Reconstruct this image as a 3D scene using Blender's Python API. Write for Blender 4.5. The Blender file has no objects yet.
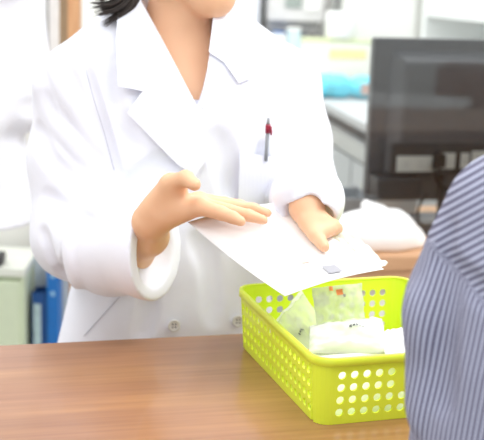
import bpy, bmesh, math, random
import numpy as np
from mathutils import Vector, Matrix, noise
random.seed(7)
C = bpy.context.scene.collection
PI = math.pi
R = math.radians

# ------------------------------------------------------------------ camera
FPX, PITCH, ROLL, CAMZ = 1205.0, R(13.0), R(2.0), 1.47
CAM = np.array([0.0, 0.0, CAMZ])
_f = np.array([0, math.cos(PITCH), -math.sin(PITCH)])
_u0 = np.array([0, math.sin(PITCH), math.cos(PITCH)])
_r0 = np.array([1.0, 0, 0])
_r = math.cos(ROLL) * _r0 + math.sin(ROLL) * _u0
_u = -math.sin(ROLL) * _r0 + math.cos(ROLL) * _u0
def ray(px, py):
    d = _f * FPX + _r * (px - 242) - _u * (py - 220)
    return d / np.linalg.norm(d)
def P(px, py, D):
    """world point seen at a pixel of the reference, D metres ahead"""
    d = ray(px, py)
    return CAM + d * (D / d[1])
def PZ(px, py, z):
    d = ray(px, py)
    return CAM + d * ((z - CAMZ) / d[2])
def proj(X, Y, Z):
    x, y, z = X - CAM[0], Y - CAM[1], Z - CAM[2]
    w = x * _f[0] + y * _f[1] + z * _f[2]
    return (242 + FPX * (x * _r[0] + y * _r[1] + z * _r[2]) / w,
            220 - FPX * (x * _u[0] + y * _u[1] + z * _u[2]) / w)

cam = bpy.data.cameras.new('camera'); cam_o = bpy.data.objects.new('camera', cam); C.objects.link(cam_o)
cam.sensor_width = 36; cam.lens = FPX / 484 * 36; cam.clip_start = 0.05
cam_o.matrix_world = Matrix(((_r[0], _u[0], -_f[0], 0), (_r[1], _u[1], -_f[1], 0), (_r[2], _u[2], -_f[2], CAMZ), (0, 0, 0, 1)))
cam.dof.use_dof = True; cam.dof.focus_distance = 1.52; cam.dof.aperture_fstop = 6.5
sc = bpy.context.scene
sc.camera = cam_o
sc.view_settings.view_transform = 'Standard'; sc.view_settings.look = 'None'
sc.view_settings.gamma = 1.0; sc.view_settings.use_curve_mapping = False
sc.view_settings.exposure = -0.08

# ------------------------------------------------------------------ materials
def s2l(c):
    return tuple(((v / 255) / 12.92 if v / 255 <= .04045 else ((v / 255 + .055) / 1.055) ** 2.4) for v in c)
_m = {}
def mat(name, rgb, rough=.5, spec=.5, metal=0, var=.04, vscale=30, bump=0, bscale=200, sss=0, trans=0, emis=0, coat=0):
    """procedural principled material: a little noise in its colour, optional bump"""
    if name in _m: return _m[name]
    m = bpy.data.materials.new(name); m.use_nodes = True; n = m.node_tree.nodes; l = m.node_tree.links
    b = n['Principled BSDF']; col = s2l(rgb)
    tc = n.new('ShaderNodeTexCoord'); nz = n.new('ShaderNodeTexNoise'); nz.inputs['Scale'].default_value = vscale
    l.new(tc.outputs['Object'], nz.inputs['Vector'])
    rp = n.new('ShaderNodeValToRGB'); l.new(nz.outputs['Fac'], rp.inputs['Fac'])
    rp.color_ramp.elements[0].position = .3; rp.color_ramp.elements[1].position = .7
    rp.color_ramp.elements[0].color = (*[c * (1 - var) for c in col], 1)
    rp.color_ramp.elements[1].color = (*[min(1, c * (1 + var)) for c in col], 1)
    l.new(rp.outputs['Color'], b.inputs['Base Color'])
    b.inputs['Roughness'].default_value = rough; b.inputs['Specular IOR Level'].default_value = spec
    b.inputs['Metallic'].default_value = metal; b.inputs['Coat Weight'].default_value = coat
    if sss:
        b.inputs['Subsurface Weight'].default_value = sss; b.inputs['Subsurface Radius'].default_value = (.012, .005, .003); b.inputs['Subsurface Scale'].default_value = 1
    if trans: b.inputs['Transmission Weight'].default_value = trans
    if emis:
        b.inputs['Emission Color'].default_value = (*col, 1); b.inputs['Emission Strength'].default_value = emis
    if bump:
        n2 = n.new('ShaderNodeTexNoise'); n2.inputs['Scale'].default_value = bscale; n2.inputs['Detail'].default_value = 4
        l.new(tc.outputs['Object'], n2.inputs['Vector'])
        bp = n.new('ShaderNodeBump'); bp.inputs['Strength'].default_value = bump; bp.inputs['Distance'].default_value = .002
        l.new(n2.outputs['Fac'], bp.inputs['Height']); l.new(bp.outputs['Normal'], b.inputs['Normal'])
    _m[name] = m; return m

def wood(name, c1, c2, c3, scale=(1.2, 14, 14), rough=.3, spec=.5, coat=.3):
    m = bpy.data.materials.new(name); m.use_nodes = True; n = m.node_tree.nodes; l = m.node_tree.links
    b = n['Principled BSDF']; tc = n.new('ShaderNodeTexCoord'); mp = n.new('ShaderNodeMapping')
    mp.inputs['Scale'].default_value = scale; l.new(tc.outputs['Object'], mp.inputs['Vector'])
    a = n.new('ShaderNodeTexNoise'); a.inputs['Scale'].default_value = 1.0; a.inputs['Detail'].default_value = 5; a.inputs['Distortion'].default_value = .4
    l.new(mp.outputs['Vector'], a.inputs['Vector'])
    rp = n.new('ShaderNodeValToRGB'); e = rp.color_ramp.elements
    e[0].position = .32; e[0].color = (*s2l(c1), 1); e[1].position = .68; e[1].color = (*s2l(c3), 1)
    k = e.new(.5); k.color = (*s2l(c2), 1)
    l.new(a.outputs['Fac'], rp.inputs['Fac'])
    mp2 = n.new('ShaderNodeMapping'); mp2.inputs['Scale'].default_value = (scale[0] * 3, scale[1] * 9, scale[2] * 9); l.new(tc.outputs['Object'], mp2.inputs['Vector'])
    g = n.new('ShaderNodeTexNoise'); g.inputs['Scale'].default_value = 1.0; g.inputs['Detail'].default_value = 3; l.new(mp2.outputs['Vector'], g.inputs['Vector'])
    mx = n.new('ShaderNodeMixRGB'); mx.blend_type = 'SOFT_LIGHT'; mx.inputs['Fac'].default_value = .45
    l.new(rp.outputs['Color'], mx.inputs['Color1']); l.new(g.outputs['Fac'], mx.inputs['Color2'])
    l.new(mx.outputs['Color'], b.inputs['Base Color'])
    b.inputs['Roughness'].default_value = rough; b.inputs['Specular IOR Level'].default_value = spec
    b.inputs['Coat Weight'].default_value = coat; b.inputs['Coat Roughness'].default_value = .12
    return m

def film(name, rgb, alpha=.35, rough=.15, gloss=.25):
    """thin clear plastic: transparent + diffuse/translucent + gloss"""
    m = bpy.data.materials.new(name); m.use_nodes = True; n = m.node_tree.nodes; l = m.node_tree.links
    n.remove(n['Principled BSDF']); out = n['Material Output']
    t = n.new('ShaderNodeBsdfTransparent'); t.inputs['Color'].default_value = (.96, .97, .97, 1)
    d = n.new('ShaderNodeBsdfDiffuse'); tl = n.new('ShaderNodeBsdfTranslucent'); g = n.new('ShaderNodeBsdfGlossy')
    nz = n.new('ShaderNodeTexNoise'); nz.inputs['Scale'].default_value = 25; nz.inputs['Detail'].default_value = 3
    tc = n.new('ShaderNodeTexCoord'); l.new(tc.outputs['Object'], nz.inputs['Vector'])
    bp = n.new('ShaderNodeBump'); bp.inputs['Strength'].default_value = .6; bp.inputs['Distance'].default_value = .004
    l.new(nz.outputs['Fac'], bp.inputs['Height'])
    for q in (d, g): l.new(bp.outputs['Normal'], q.inputs['Normal'])
    for q in (d, tl): q.inputs['Color'].default_value = (*s2l(rgb), 1)
    g.inputs['Roughness'].default_value = rough
    a1 = n.new('ShaderNodeMixShader'); a1.inputs[0].default_value = .4; l.new(d.outputs[0], a1.inputs[1]); l.new(tl.outputs[0], a1.inputs[2])
    a2 = n.new('ShaderNodeMixShader'); a2.inputs[0].default_value = alpha; l.new(t.outputs[0], a2.inputs[1]); l.new(a1.outputs[0], a2.inputs[2])
    lw = n.new('ShaderNodeLayerWeight'); lw.inputs['Blend'].default_value = gloss
    a3 = n.new('ShaderNodeMixShader'); l.new(lw.outputs['Fresnel'], a3.inputs[0]); l.new(a2.outputs[0], a3.inputs[1]); l.new(g.outputs[0], a3.inputs[2])
    l.new(a3.outputs[0], out.inputs['Surface']); return m

# ------------------------------------------------------------------ object helpers
def link(name, me, m=None, parent=None, smooth=False):
    o = bpy.data.objects.new(name, me); C.objects.link(o)
    if m is not None: me.materials.append(m)
    if smooth:
        for p in me.polygons: p.use_smooth = True
    if parent is not None: o.parent = parent
    return o
def tag(o, label=None, cat=None, group=None, kind=None):
    if label: o['label'] = label
    if cat: o['category'] = cat
    if group: o['group'] = group
    if kind: o['kind'] = kind
    return o
def thing(name, label, cat, loc=(0, 0, 0), rz=0, group=None):
    o = bpy.data.objects.new(name, None); C.objects.link(o); o.empty_display_size = .05
    o.location = [float(v) for v in loc]; o.rotation_euler = (0, 0, rz)
    return tag(o, label, cat, group)
def lm(parent):
    """inverse of a parent's placement (parents are never nested with rotation twice here)"""
    if parent is None: return Matrix.Identity(4)
    M = Matrix.Translation(parent.location) @ parent.rotation_euler.to_matrix().to_4x4()
    if parent.parent: M = (Matrix.Translation(parent.parent.location) @ parent.parent.rotation_euler.to_matrix().to_4x4()) @ M
    return M.inverted()
def pymesh(name, verts, faces, m=None, parent=None, smooth=False, world=True, edge_clean=False):
    me = bpy.data.meshes.new(name); me.from_pydata([tuple(map(float, v)) for v in verts], [], [tuple(map(int, f)) for f in faces])
    if world and parent is not None: me.transform(lm(parent))
    me.validate(); me.update()
    return link(name, me, m, parent, smooth)
def bm_obj(name, bm, m, parent=None, smooth=False, world=False):
    me = bpy.data.meshes.new(name); bm.normal_update(); bm.to_mesh(me); bm.free()
    if world and parent is not None: me.transform(lm(parent))
    return link(name, me, m, parent, smooth)
def box(bm, lo, hi, bev=.003, seg=2):
    r = bmesh.ops.create_cube(bm, size=1)
    vs = r['verts']
    for v in vs:
        v.co = Vector([(lo[i] + hi[i]) / 2 + v.co[i] * (hi[i] - lo[i]) for i in range(3)])
    if bev > 0:
        es = set(e for v in vs for e in v.link_edges)
        bmesh.ops.bevel(bm, geom=list(es), offset=min(bev, .45 * min(abs(hi[i] - lo[i]) for i in range(3))), segments=seg, affect='EDGES', profile=.6)
def boxo(name, lo, hi, m, parent=None, bev=.003, **k):
    bm = bmesh.new(); box(bm, lo, hi, bev); return bm_obj(name, bm, m, parent, **k)
def tube(bm, pts, rad, seg=10, cap=True):
    """swept tube along points, radius per point"""
    pts = [Vector([float(c) for c in p]) for p in pts]; n = len(pts)
    if not hasattr(rad, '__len__'): rad = [rad] * n
    rings = []; up = None
    for i, p in enumerate(pts):
        t = (pts[min(i + 1, n - 1)] - pts[max(i - 1, 0)]).normalized()
        if up is None: up = t.orthogonal().normalized()
        up = (up - t * up.dot(t)).normalized(); s = t.cross(up)
        rings.append([bm.verts.new(p + (up * math.cos(2 * PI * k / seg) + s * math.sin(2 * PI * k / seg)) * rad[i]) for k in range(seg)])
    for a, b in zip(rings, rings[1:]):
        for k in range(seg): bm.faces.new((a[k], a[(k + 1) % seg], b[(k + 1) % seg], b[k]))
    if cap: bm.faces.new(rings[0][::-1]); bm.faces.new(rings[-1])
def spline(pts, n=8):
    pts = [np.array(p, float) for p in pts]; out = []
    q = [2 * pts[0] - pts[1]] + pts + [2 * pts[-1] - pts[-2]]
    for i in range(1, len(q) - 2):
        for k in range(n):
            t = k / n
            out.append(.5 * ((2 * q[i]) + (-q[i - 1] + q[i + 1]) * t + (2 * q[i - 1] - 5 * q[i] + 4 * q[i + 1] - q[i + 2]) * t * t + (-q[i - 1] + 3 * q[i] - 3 * q[i + 1] + q[i + 2]) * t ** 3))
    out.append(pts[-1]); return out
def lathe(bm, prof, seg=24, mtx=None):
    rings = []
    for r, z in prof:
        ring = []
        for k in range(seg):
            v = Vector((r * math.cos(2 * PI * k / seg), r * math.sin(2 * PI * k / seg), z))
            ring.append(bm.verts.new(mtx @ v if mtx else v))
        rings.append(ring)
    for a, b in zip(rings, rings[1:]):
        for k in range(seg): bm.faces.new((a[k], a[(k + 1) % seg], b[(k + 1) % seg], b[k]))
    bm.faces.new(rings[0][::-1]); bm.faces.new(rings[-1])

# ------------------------------------------------------------------ implicit surfaces (blended volumes -> one continuous mesh)
def smin(a, b, k):
    if k <= 0: return np.minimum(a, b)
    h = np.clip(.5 + .5 * (b - a) / k, 0, 1); return b + (a - b) * h - k * h * (1 - h)
class Field:
    def __init__(s, lo, hi, h):
        s.lo = np.array(lo, float); s.h = h; s.n = np.ceil((np.array(hi) - s.lo) / h).astype(int) + 1
        s.F = np.full(s.n, .05, np.float32)
        s.ax = [(s.lo[i] + h * np.arange(s.n[i])).astype(np.float32) for i in range(3)]
    def sub(s, lo, hi):
        a = np.clip(np.floor((np.array(lo) - s.lo) / s.h).astype(int), 0, s.n); b = np.clip(np.ceil((np.array(hi) - s.lo) / s.h).astype(int) + 1, 0, s.n)
        if (b <= a).any(): return None, None
        sl = tuple(slice(a[i], b[i]) for i in range(3))
        g = np.meshgrid(*[s.ax[i][sl[i]] for i in range(3)], indexing='ij', sparse=True)
        return sl, g
    def func(s, fn, lo, hi, k=.01, op='add'):
        sl, g = s.sub(lo, hi)
        if sl is None: return
        d = fn(*g).astype(np.float32)
        if op == 'add': s.F[sl] = smin(s.F[sl], d, k)
        else: s.F[sl] = -smin(-s.F[sl], d, k)
    def cone(s, a, b, ra, rb=None, k=.01, op='add', flat=None):
        a = np.array(a, float); b = np.array(b, float); rb = ra if rb is None else rb
        m = max(ra, rb) + k + 3 * s.h + (.03 if op == 'add' and k > .02 else 0)
        ab = b - a; L = max(ab @ ab, 1e-12)
        def fn(X, Y, Z):
            x, y, z = X - a[0], Y - a[1], Z - a[2]
            t = np.clip((x * ab[0] + y * ab[1] + z * ab[2]) / L, 0, 1)
            dx, dy, dz = x - t * ab[0], y - t * ab[1], z - t * ab[2]
            if flat is not None:
                ax, f = flat; q = (dx * ax[0] + dy * ax[1] + dz * ax[2]) * (f - 1)
                dx = dx + q * ax[0]; dy = dy + q * ax[1]; dz = dz + q * ax[2]
            return np.sqrt(dx * dx + dy * dy + dz * dz) - (ra + (rb - ra) * t)
        s.func(fn, np.minimum(a, b) - m, np.maximum(a, b) + m, k, op)
    def chain(s, pts, rad, k=.004, **kw):
        for i in range(len(pts) - 1): s.cone(pts[i], pts[i + 1], rad[i], rad[i + 1], k, **kw)
    def ell(s, c, r, k=.01, rz=0, rx=0, op='add'):
        c = np.array(c, float); M = (Matrix.Rotation(rz, 3, 'Z') @ Matrix.Rotation(rx, 3, 'X')).transposed(); M = np.array(M)
        def fn(X, Y, Z):
            x, y, z = X - c[0], Y - c[1], Z - c[2]
            q = [(M[i][0] * x + M[i][1] * y + M[i][2] * z) / r[i] for i in range(3)]
            return (np.sqrt(q[0] ** 2 + q[1] ** 2 + q[2] ** 2) - 1) * min(r)
        m = max(r) + k + 3 * s.h
        s.func(fn, c - m, c + m, k, op)
    def at(s, p):
        q = (np.array(p) - s.lo) / s.h; i = np.floor(q).astype(int)
        if (i < 0).any() or (i >= s.n - 1).any(): return .05
        f = q - i; v = s.F[i[0]:i[0] + 2, i[1]:i[1] + 2, i[2]:i[2] + 2]
        v = v[0] * (1 - f[0]) + v[1] * f[0]; v = v[0] * (1 - f[1]) + v[1] * f[1]; return float(v[0] * (1 - f[2]) + v[1] * f[2])
    def hit(s, px, py, off=0.0, start=1.2, end=2.4):
        d = ray(px, py); t = start; prev = t
        while t < end:
            if s.at(CAM + d * t) < off:
                lo_, hi_ = prev, t
                for _ in range(14):
                    m = (lo_ + hi_) / 2
                    if s.at(CAM + d * m) < off: hi_ = m
                    else: lo_ = m
                return CAM + d * hi_
            prev = t; t += .004
        return None
    def mesh(s):
        F = s.F; n = np.array(F.shape); S = F < 0
        c = np.zeros(n - 1, np.int8)
        for dx in (0, 1):
            for dy in (0, 1):
                for dz in (0, 1): c += S[dx:n[0] - 1 + dx, dy:n[1] - 1 + dy, dz:n[2] - 1 + dz]
        idx = np.argwhere((c > 0) & (c < 8)); vid = np.full(n - 1, -1, np.int32); vid[tuple(idx.T)] = np.arange(len(idx))
        acc = np.zeros((len(idx), 3)); cnt = np.zeros(len(idx))
        cor = {(a, b, d): F[idx[:, 0] + a, idx[:, 1] + b, idx[:, 2] + d] for a in (0, 1) for b in (0, 1) for d in (0, 1)}
        for a in cor:
            for ax in range(3):
                if a[ax]: continue
                b = list(a); b[ax] = 1; b = tuple(b); fa, fb = cor[a], cor[b]; mk = (fa < 0) != (fb < 0)
                t = np.where(mk, fa / np.where(mk, fa - fb, 1), 0)
                pos = np.tile(np.array(a, float), (len(idx), 1)); pos[:, ax] += t
                acc[mk] += pos[mk]; cnt[mk] += 1
        V = (idx + acc / cnt[:, None]) * s.h + s.lo
        quads = []
        for ax in range(3):
            o1, o2 = [(1, 2), (2, 0), (0, 1)][ax]
            a = [slice(None)] * 3; b = [slice(None)] * 3; a[ax] = slice(0, -1); b[ax] = slice(1, None)
            A, B = S[tuple(a)], S[tuple(b)]
            e = np.argwhere(A != B)
            e = e[(e[:, o1] > 0) & (e[:, o2] > 0) & (e[:, o1] < n[o1] - 1) & (e[:, o2] < n[o2] - 1)]
            u1 = np.zeros(3, int); u1[o1] = 1; u2 = np.zeros(3, int); u2[o2] = 1
            q = [vid[tuple((e - k).T)] for k in (u1 + u2, u2, u1 * 0, u1)]
            q = np.stack(q, 1); fl = ~A[tuple(e.T)]; q[fl] = q[fl][:, ::-1]; quads.append(q)
        return V, np.vstack(quads)
def field_obj(name, fld, m, parent, smooth_it=0):
    V, Q = fld.mesh()
    for _ in range(smooth_it):
        acc = np.zeros_like(V); cnt = np.zeros(len(V))
        for a, b in ((0, 1), (1, 2), (2, 3), (3, 0)):
            np.add.at(acc, Q[:, a], V[Q[:, b]]); np.add.at(acc, Q[:, b], V[Q[:, a]]); np.add.at(cnt, Q[:, a], 1); np.add.at(cnt, Q[:, b], 1)
        V = .5 * V + .5 * acc / cnt[:, None]
    me = bpy.data.meshes.new(name); me.vertices.add(len(V)); me.vertices.foreach_set('co', V.astype(np.float32).ravel())
    me.loops.add(len(Q) * 4); me.loops.foreach_set('vertex_index', Q.astype(np.int32).ravel())
    me.polygons.add(len(Q)); me.polygons.foreach_set('loop_start', np.arange(0, len(Q) * 4, 4, dtype=np.int32))
    me.update(calc_edges=True); me.validate()
    if parent is not None: me.transform(lm(parent))
    return link(name, me, m, parent, True)
def loft(prof):
    z, a, b, cy = [np.array(c, float) for c in zip(*prof)]
    return lambda Z: (np.interp(Z, z, a), np.interp(Z, z, b), np.interp(Z, z, cy))
def torso_fn(cx, cy, phi, prof, zlo, zhi, ex=2.5):
    g = loft(prof); cs, sn = math.cos(phi), math.sin(phi)
    def fn(X, Y, Z):
        x = (X - cx) * cs + (Y - cy) * sn; y = -(X - cx) * sn + (Y - cy) * cs
        a, b, c = g(Z)
        q = (np.abs(x / a) ** ex + np.abs((y - c) / b) ** ex) ** (1 / ex)
        d = (q - 1) * np.minimum(a, b) * .9
        return np.maximum(d, np.maximum(zlo - Z, Z - zhi))
    return fn
def poly_sd(px, py, poly):
    """signed distance (pixels) to a polygon, negative inside"""
    d = np.full(px.shape, 1e9, np.float32); ins = np.zeros(px.shape, bool); n = len(poly)
    for i in range(n):
        ax, ay = poly[i]; bx, by = poly[(i + 1) % n]; ex, ey = bx - ax, by - ay
        t = np.clip(((px - ax) * ex + (py - ay) * ey) / (ex * ex + ey * ey), 0, 1)
        d = np.minimum(d, np.hypot(px - ax - t * ex, py - ay - t * ey))
        c = ((ay > py) != (by > py)) & (px < ex * (py - ay) / (ey if ey else 1e-9) + ax); ins ^= c
    return np.where(ins, -d, d)

# ------------------------------------------------------------------ material set
M_coat = mat('white_cotton', (234, 236, 246), .85, .2, var=.008, vscale=60, bump=.06, bscale=900)
M_coat2 = mat('white_cotton_tunic', (238, 239, 246), .85, .2, var=.008)
M_skin = mat('skin', (230, 183, 147), .5, .35, var=.04, vscale=18, sss=.12, bump=.05, bscale=300)
M_hair = mat('dark_hair', (46, 38, 34), .4, .5, var=.4, vscale=90)
M_line = mat('seam_thread', (190, 190, 203), .8, .1)
M_wall = mat('painted_wall', (240, 240, 236), .8, .2, var=.01, vscale=3)
M_floor = mat('vinyl_floor', (205, 203, 196), .4, .4, var=.05, vscale=6)
M_lime = mat('lime_plastic', (224, 243, 66), .35, .5, var=.01)
M_lime.node_tree.nodes['Principled BSDF'].inputs['Subsurface Weight'].default_value = .15
M_lime.node_tree.nodes['Principled BSDF'].inputs['Subsurface Radius'].default_value = (.01, .01, .002)
M_lime.node_tree.nodes['Principled BSDF'].inputs['Subsurface Scale'].default_value = .5
M_counter = wood('counter_wood', (146, 100, 70), (158, 111, 76), (176, 128, 84), (1.3, 11, 11), .3, .5, .35)
M_post = wood('post_wood', (186, 138, 98), (205, 156, 114), (220, 172, 128), (20, 20, 1.5), .5, .3, 0)
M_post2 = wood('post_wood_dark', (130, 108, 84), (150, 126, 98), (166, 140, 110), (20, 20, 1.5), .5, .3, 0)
M_desk = wood('desk_wood', (192, 150, 116), (206, 164, 128), (220, 180, 144), (2, 15, 15), .5, .3, 0)
M_black = mat('black_plastic', (54, 54, 57), .45, .5, var=.05)
M_hazed = mat('hazed_black_plastic', (84, 85, 89), .4, .5, var=.04)  # black monitor casing, its colour lightened for the haze reflected over it
M_cable = mat('cable_rubber', (30, 30, 32), .5, .4)
M_label = mat('label_paper', (222, 222, 216), .6, .3, var=.02)
M_ink = mat('grey_ink', (120, 122, 128), .7, .2)
M_white = mat('white_plastic', (238, 240, 238), .4, .4, var=.01)
M_grey = mat('grey_laminate', (190, 194, 196), .5, .4, var=.02)
M_midgrey = mat('mid_grey_metal', (150, 154, 158), .45, .4, var=.03)
M_teal = mat('teal_wrap', (104, 202, 222), .4, .4, var=.18, vscale=22)
M_green = mat('pale_green_metal', (216, 228, 200), .5, .4, var=.02)
M_blue = mat('blue_card', (32, 112, 190), .45, .4, var=.05)
M_navy = mat('navy_card', (30, 78, 140), .5, .4, var=.08)
M_paper = mat('white_paper', (246, 246, 247), .7, .2, var=.005)
M_orange = mat('orange_ink', (244, 150, 96), .6, .2)
M_film = film('clear_film', (248, 253, 240), .55, .25, .15)
M_film2 = film('milky_film', (252, 253, 252), .85, .3, .12)
M_metal = mat('steel', (200, 200, 205), .25, .5, metal=1)
M_red = mat('wine_red_plastic', (150, 20, 50), .3, .5)
M_yel = mat('yellow_print', (250, 232, 170), .6, .2)
M_trous = mat('grey_trousers', (90, 92, 104), .85, .2)
M_shoe = mat('white_shoe', (225, 225, 225), .6, .3)

# ------------------------------------------------------------------ the room
def struct(name, lo, hi, m):
    o = boxo(name, lo, hi, m, None, bev=0); o['kind'] = 'structure'; return o
struct('floor', (-3.2, -2.6, -.1), (3.2, 6.0, 0), M_floor)
struct('wall_back', (-3.2, 5.8, 0), (3.2, 5.95, 2.7), M_wall)
struct('wall_left', (-3.2, -2.6, 0), (-3.05, 5.8, 2.7), M_wall)
struct('wall_right', (3.05, -2.6, 0), (3.2, 5.8, 2.7), M_wall)

# counter yaw
CY = R(11)
corner = PZ(0, 345, .9); corner2 = PZ(245, 333, .9)
CY = math.atan2(corner2[1] - corner[1], corner2[0] - corner[0])
mid = (corner + corner2) / 2
t = thing('service_counter', 'brown wooden service counter with a glossy grained top in the foreground', 'counter', (mid[0], mid[1], 0), CY)
boxo('worktop', (-1.6, -.52, .868), (1.9, 0, .9), M_counter, t, .003)
boxo('front_panel', (-1.58, -.47, .0), (1.88, -.45, .868), M_desk, t, .002)
boxo('side_panel', (-1.58, -.45, .0), (-1.56, -.03, .868), M_desk, t, .002)
boxo('side_panel', (1.86, -.45, .0), (1.88, -.03, .868), M_desk, t, .002)

# ------------------------------------------------------------------ the pharmacist
def face(fld, c, yaw, tilt, s=1.0):
    """head blended into a body field: cranium, jaw, chin, nose, ears; c = centre of the cranium, yaw 0 looks at -Y"""
    M = Matrix.Rotation(yaw, 3, 'Z') @ Matrix.Rotation(tilt, 3, 'X')
    q = lambda x, y, z: np.array(c) + np.array(M @ Vector((x * s, y * s, z * s)))
    fld.ell(c, (.073 * s, .092 * s, .088 * s), .02, rz=yaw, rx=tilt)
    fld.cone(q(0, -.035, -.035), q(0, -.062, -.078), .052 * s, .030 * s, .03)          # jaw
    fld.cone(q(-.045, 0, -.045), q(-.012, -.064, -.083), .026 * s, .019 * s, .025)
    fld.cone(q(.045, 0, -.045), q(.012, -.064, -.083), .026 * s, .019 * s, .025)
    fld.cone(q(0, -.084, -.002), q(0, -.102, -.030), .006 * s, .010 * s, .010)         # nose
    fld.cone(q(-.010, -.092, -.032), q(.010, -.092, -.032), .007 * s, .007 * s, .006)
    fld.cone(q(-.020, -.082, -.058), q(.020, -.082, -.058), .006 * s, .006 * s, .008)  # lips
    fld.cone(q(-.014, -.081, -.067), q(.014, -.081, -.067), .006 * s, .006 * s, .008)
    fld.cone(q(-.022, -.090, -.0625), q(.022, -.090, -.0625), .0025 * s, .0025 * s, .003, op='sub')
    for sx in (-1, 1):
        fld.ell(q(sx * .031, -.096, .004), (.017 * s, .014 * s, .011 * s), .010, rz=yaw, op='sub')
        fld.ell(q(sx * .031, -.076, .004), (.0125 * s, .0125 * s, .011 * s), .004, rz=yaw)
        fld.ell(q(sx * .076, .005, -.012), (.008 * s, .016 * s, .028 * s), .006, rz=yaw, rx=tilt)
    return q
def eyes(q, parent, m_iris, s=1.0):
    for sx in (-1, 1):
        bm = bmesh.new(); c = q(sx * .031, -.0795, .004)
        bmesh.ops.create_uvsphere(bm, u_segments=16, v_segments=10, radius=.0105 * s, matrix=Matrix.Translation(Vector(c)))
        e = bm_obj('eye', bm, M_white, parent, True, world=True)
        bm = bmesh.new(); d = q(sx * .031, -.0885, .004)
        bmesh.ops.create_uvsphere(bm, u_segments=12, v_segments=8, radius=.0045 * s, matrix=Matrix.Translation(Vector(d)))
        me = bm_obj('iris', bm, m_iris, None, True, world=False); me.data.transform(lm(parent)); me.parent = e
M_iris = mat('dark_iris', (40, 28, 24), .2)
M_lip = mat('lip', (205, 120, 110), .4)

TC = (-.115, 1.93); PHI = R(12)
ph = thing('person', 'pharmacist in a white lab coat behind the counter, holding out a sheet of paper', 'person', (TC[0], TC[1], 0))

A_, B_, C_ = P(188, 222, 1.575), P(285, 293, 1.445), P(384, 269, 1.50)      # corners of the held sheet
E_ = A_ + C_ - B_
SN = np.cross(B_ - A_, E_ - A_); SN = SN / np.linalg.norm(SN); SN = SN if SN[2] > 0 else -SN
def S(px, py, up=0.0):
    d = ray(px, py); t = ((A_ + SN * up - CAM) @ SN) / (d @ SN); return CAM + d * t
# skin: head, neck, chest, arms and hands in one surface
sk = Field((-.42, 1.36, .88), (.24, 2.10, 1.62), .003)
HC = P(202, -63, 1.93); HY = R(24)
hq = face(sk, HC, HY, R(10), 1.0)
NB = P(180, 55, 1.945)
sk.cone(P(184, -30, 1.955), P(179, 50, 1.95), .050, .052, .03)
sk.cone(P(179, 40, 1.955), P(183, 110, 1.92), .054, .075, .04)
sk.cone(P(120, 78, 1.95), P(250, 75, 1.98), .040, .040, .05)
sk.ell(P(183, 190, 1.94), (.13, .085, .17), .04)
sk.cone(P(176, 60, 1.925), P(199, 92, 1.875), .012, .008, .02)      # sternal tendon
# right arm (left in the picture)
SH_R, EL_R = P(74, 92, 1.90), P(72, 240, 1.84)
WR_R = P(149, 236, 1.635)
sk.cone(SH_R, EL_R, .042, .036, .02); sk.cone(EL_R, P(132, 252, 1.68), .036, .027, .02)
sk.cone(P(132, 252, 1.68), WR_R, .028, .0255, .02)
sk.cone(WR_R, P(152, 221, 1.605), .0255, .024, .015)
# right hand: palm up, fingers to the right, thumb raised toward the viewer
PM = P(176, 208, 1.585)
sk.cone(P(150, 222, 1.60), P(172, 207, 1.585), .024, .019, .012)
kn = [P(200, 207, 1.555), P(203, 205, 1.572), P(203, 202, 1.590), P(199, 199, 1.606)]     # index .. little knuckles
for i, k in enumerate(kn): sk.cone(P(156 + i, 219 - 3 * i, 1.592 + .008 * i), k, .019 if i < 2 else .017, .0115 - .0006 * i, .010)
sk.cone(kn[0], kn[3], .009, .008, .008)
fing = [[kn[0], P(221, 213, 1.535), P(233, 217.5, 1.522), P(241, 221.5, 1.515)],
        [kn[1], P(230, 211, 1.557), P(249, 215.5, 1.548), P(263, 220, 1.543)],
        [kn[2], P(233, 206.5, 1.580), P(253, 208.5, 1.573), P(267, 213, 1.570)],
        [kn[3], P(225, 202.5, 1.600), P(240, 204.5, 1.594), P(252, 208.5, 1.590)]]
fr = [(.0115, .0096, .0084, .0068), (.0108, .0090, .0082, .0066), (.0104, .0088, .0078, .0064), (.0095, .0078, .0070, .0058)]
for f, r in zip(fing, fr): sk.chain(f, r, .003)
th = [P(151, 211, 1.592), P(170, 184, 1.570), P(186, 178.5, 1.545), P(194.5, 184.5, 1.530)]
sk.chain(th, (.018, .0135, .0105, .0088), .006)
sk.cone(P(160, 210, 1.585), P(176, 186, 1.572), .018, .011, .012)   # thenar
sk.cone(P(180, 203, 1.572), P(177, 188, 1.572), .012, .009, .016)   # web
# left arm (right in the picture)
SH_L, EL_L, WR_L = P(284, 84, 1.99), P(302, 198, 1.945), S(307, 207, .018)
sk.cone(SH_L, EL_L, .042, .036, .02); sk.cone(EL_L, WR_L, .036, .024, .02)
lk = [S(320, 233, .012), S(325, 231, .011), S(330, 229, .010), S(334, 226, .008)]
sk.cone(WR_L, S(313, 221, .014), .021, .017, .010)
for i, k in enumerate(lk): sk.cone(S(310 + 4 * i, 218 + i, .014), k, .0125, .0088, .006)
sk.cone(S(307, 222, .014), S(315, 235, .012), .0125, .0095, .006)
sk.chain([S(315, 235, .012), S(321, 242, .0095), S(324.5, 247, .0082)], (.0095, .0084, .0074), .003)      # thumb on top of the sheet
for i in range(4):      # fingers fold round the edge and lie under the sheet
    k = lk[i]; x = 328 + 3.0 * i; y = 232 - 1.2 * i
    sk.chain([k, S(x, y, -.002), S(x - 6, y + 4, -.014), S(x - 14, y + 8, -.012)], (.0088, .0078, .0074, .0062), .003)
body = field_obj('body', sk, M_skin, ph, 1)
eyes(hq, ph, M_iris)
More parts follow.
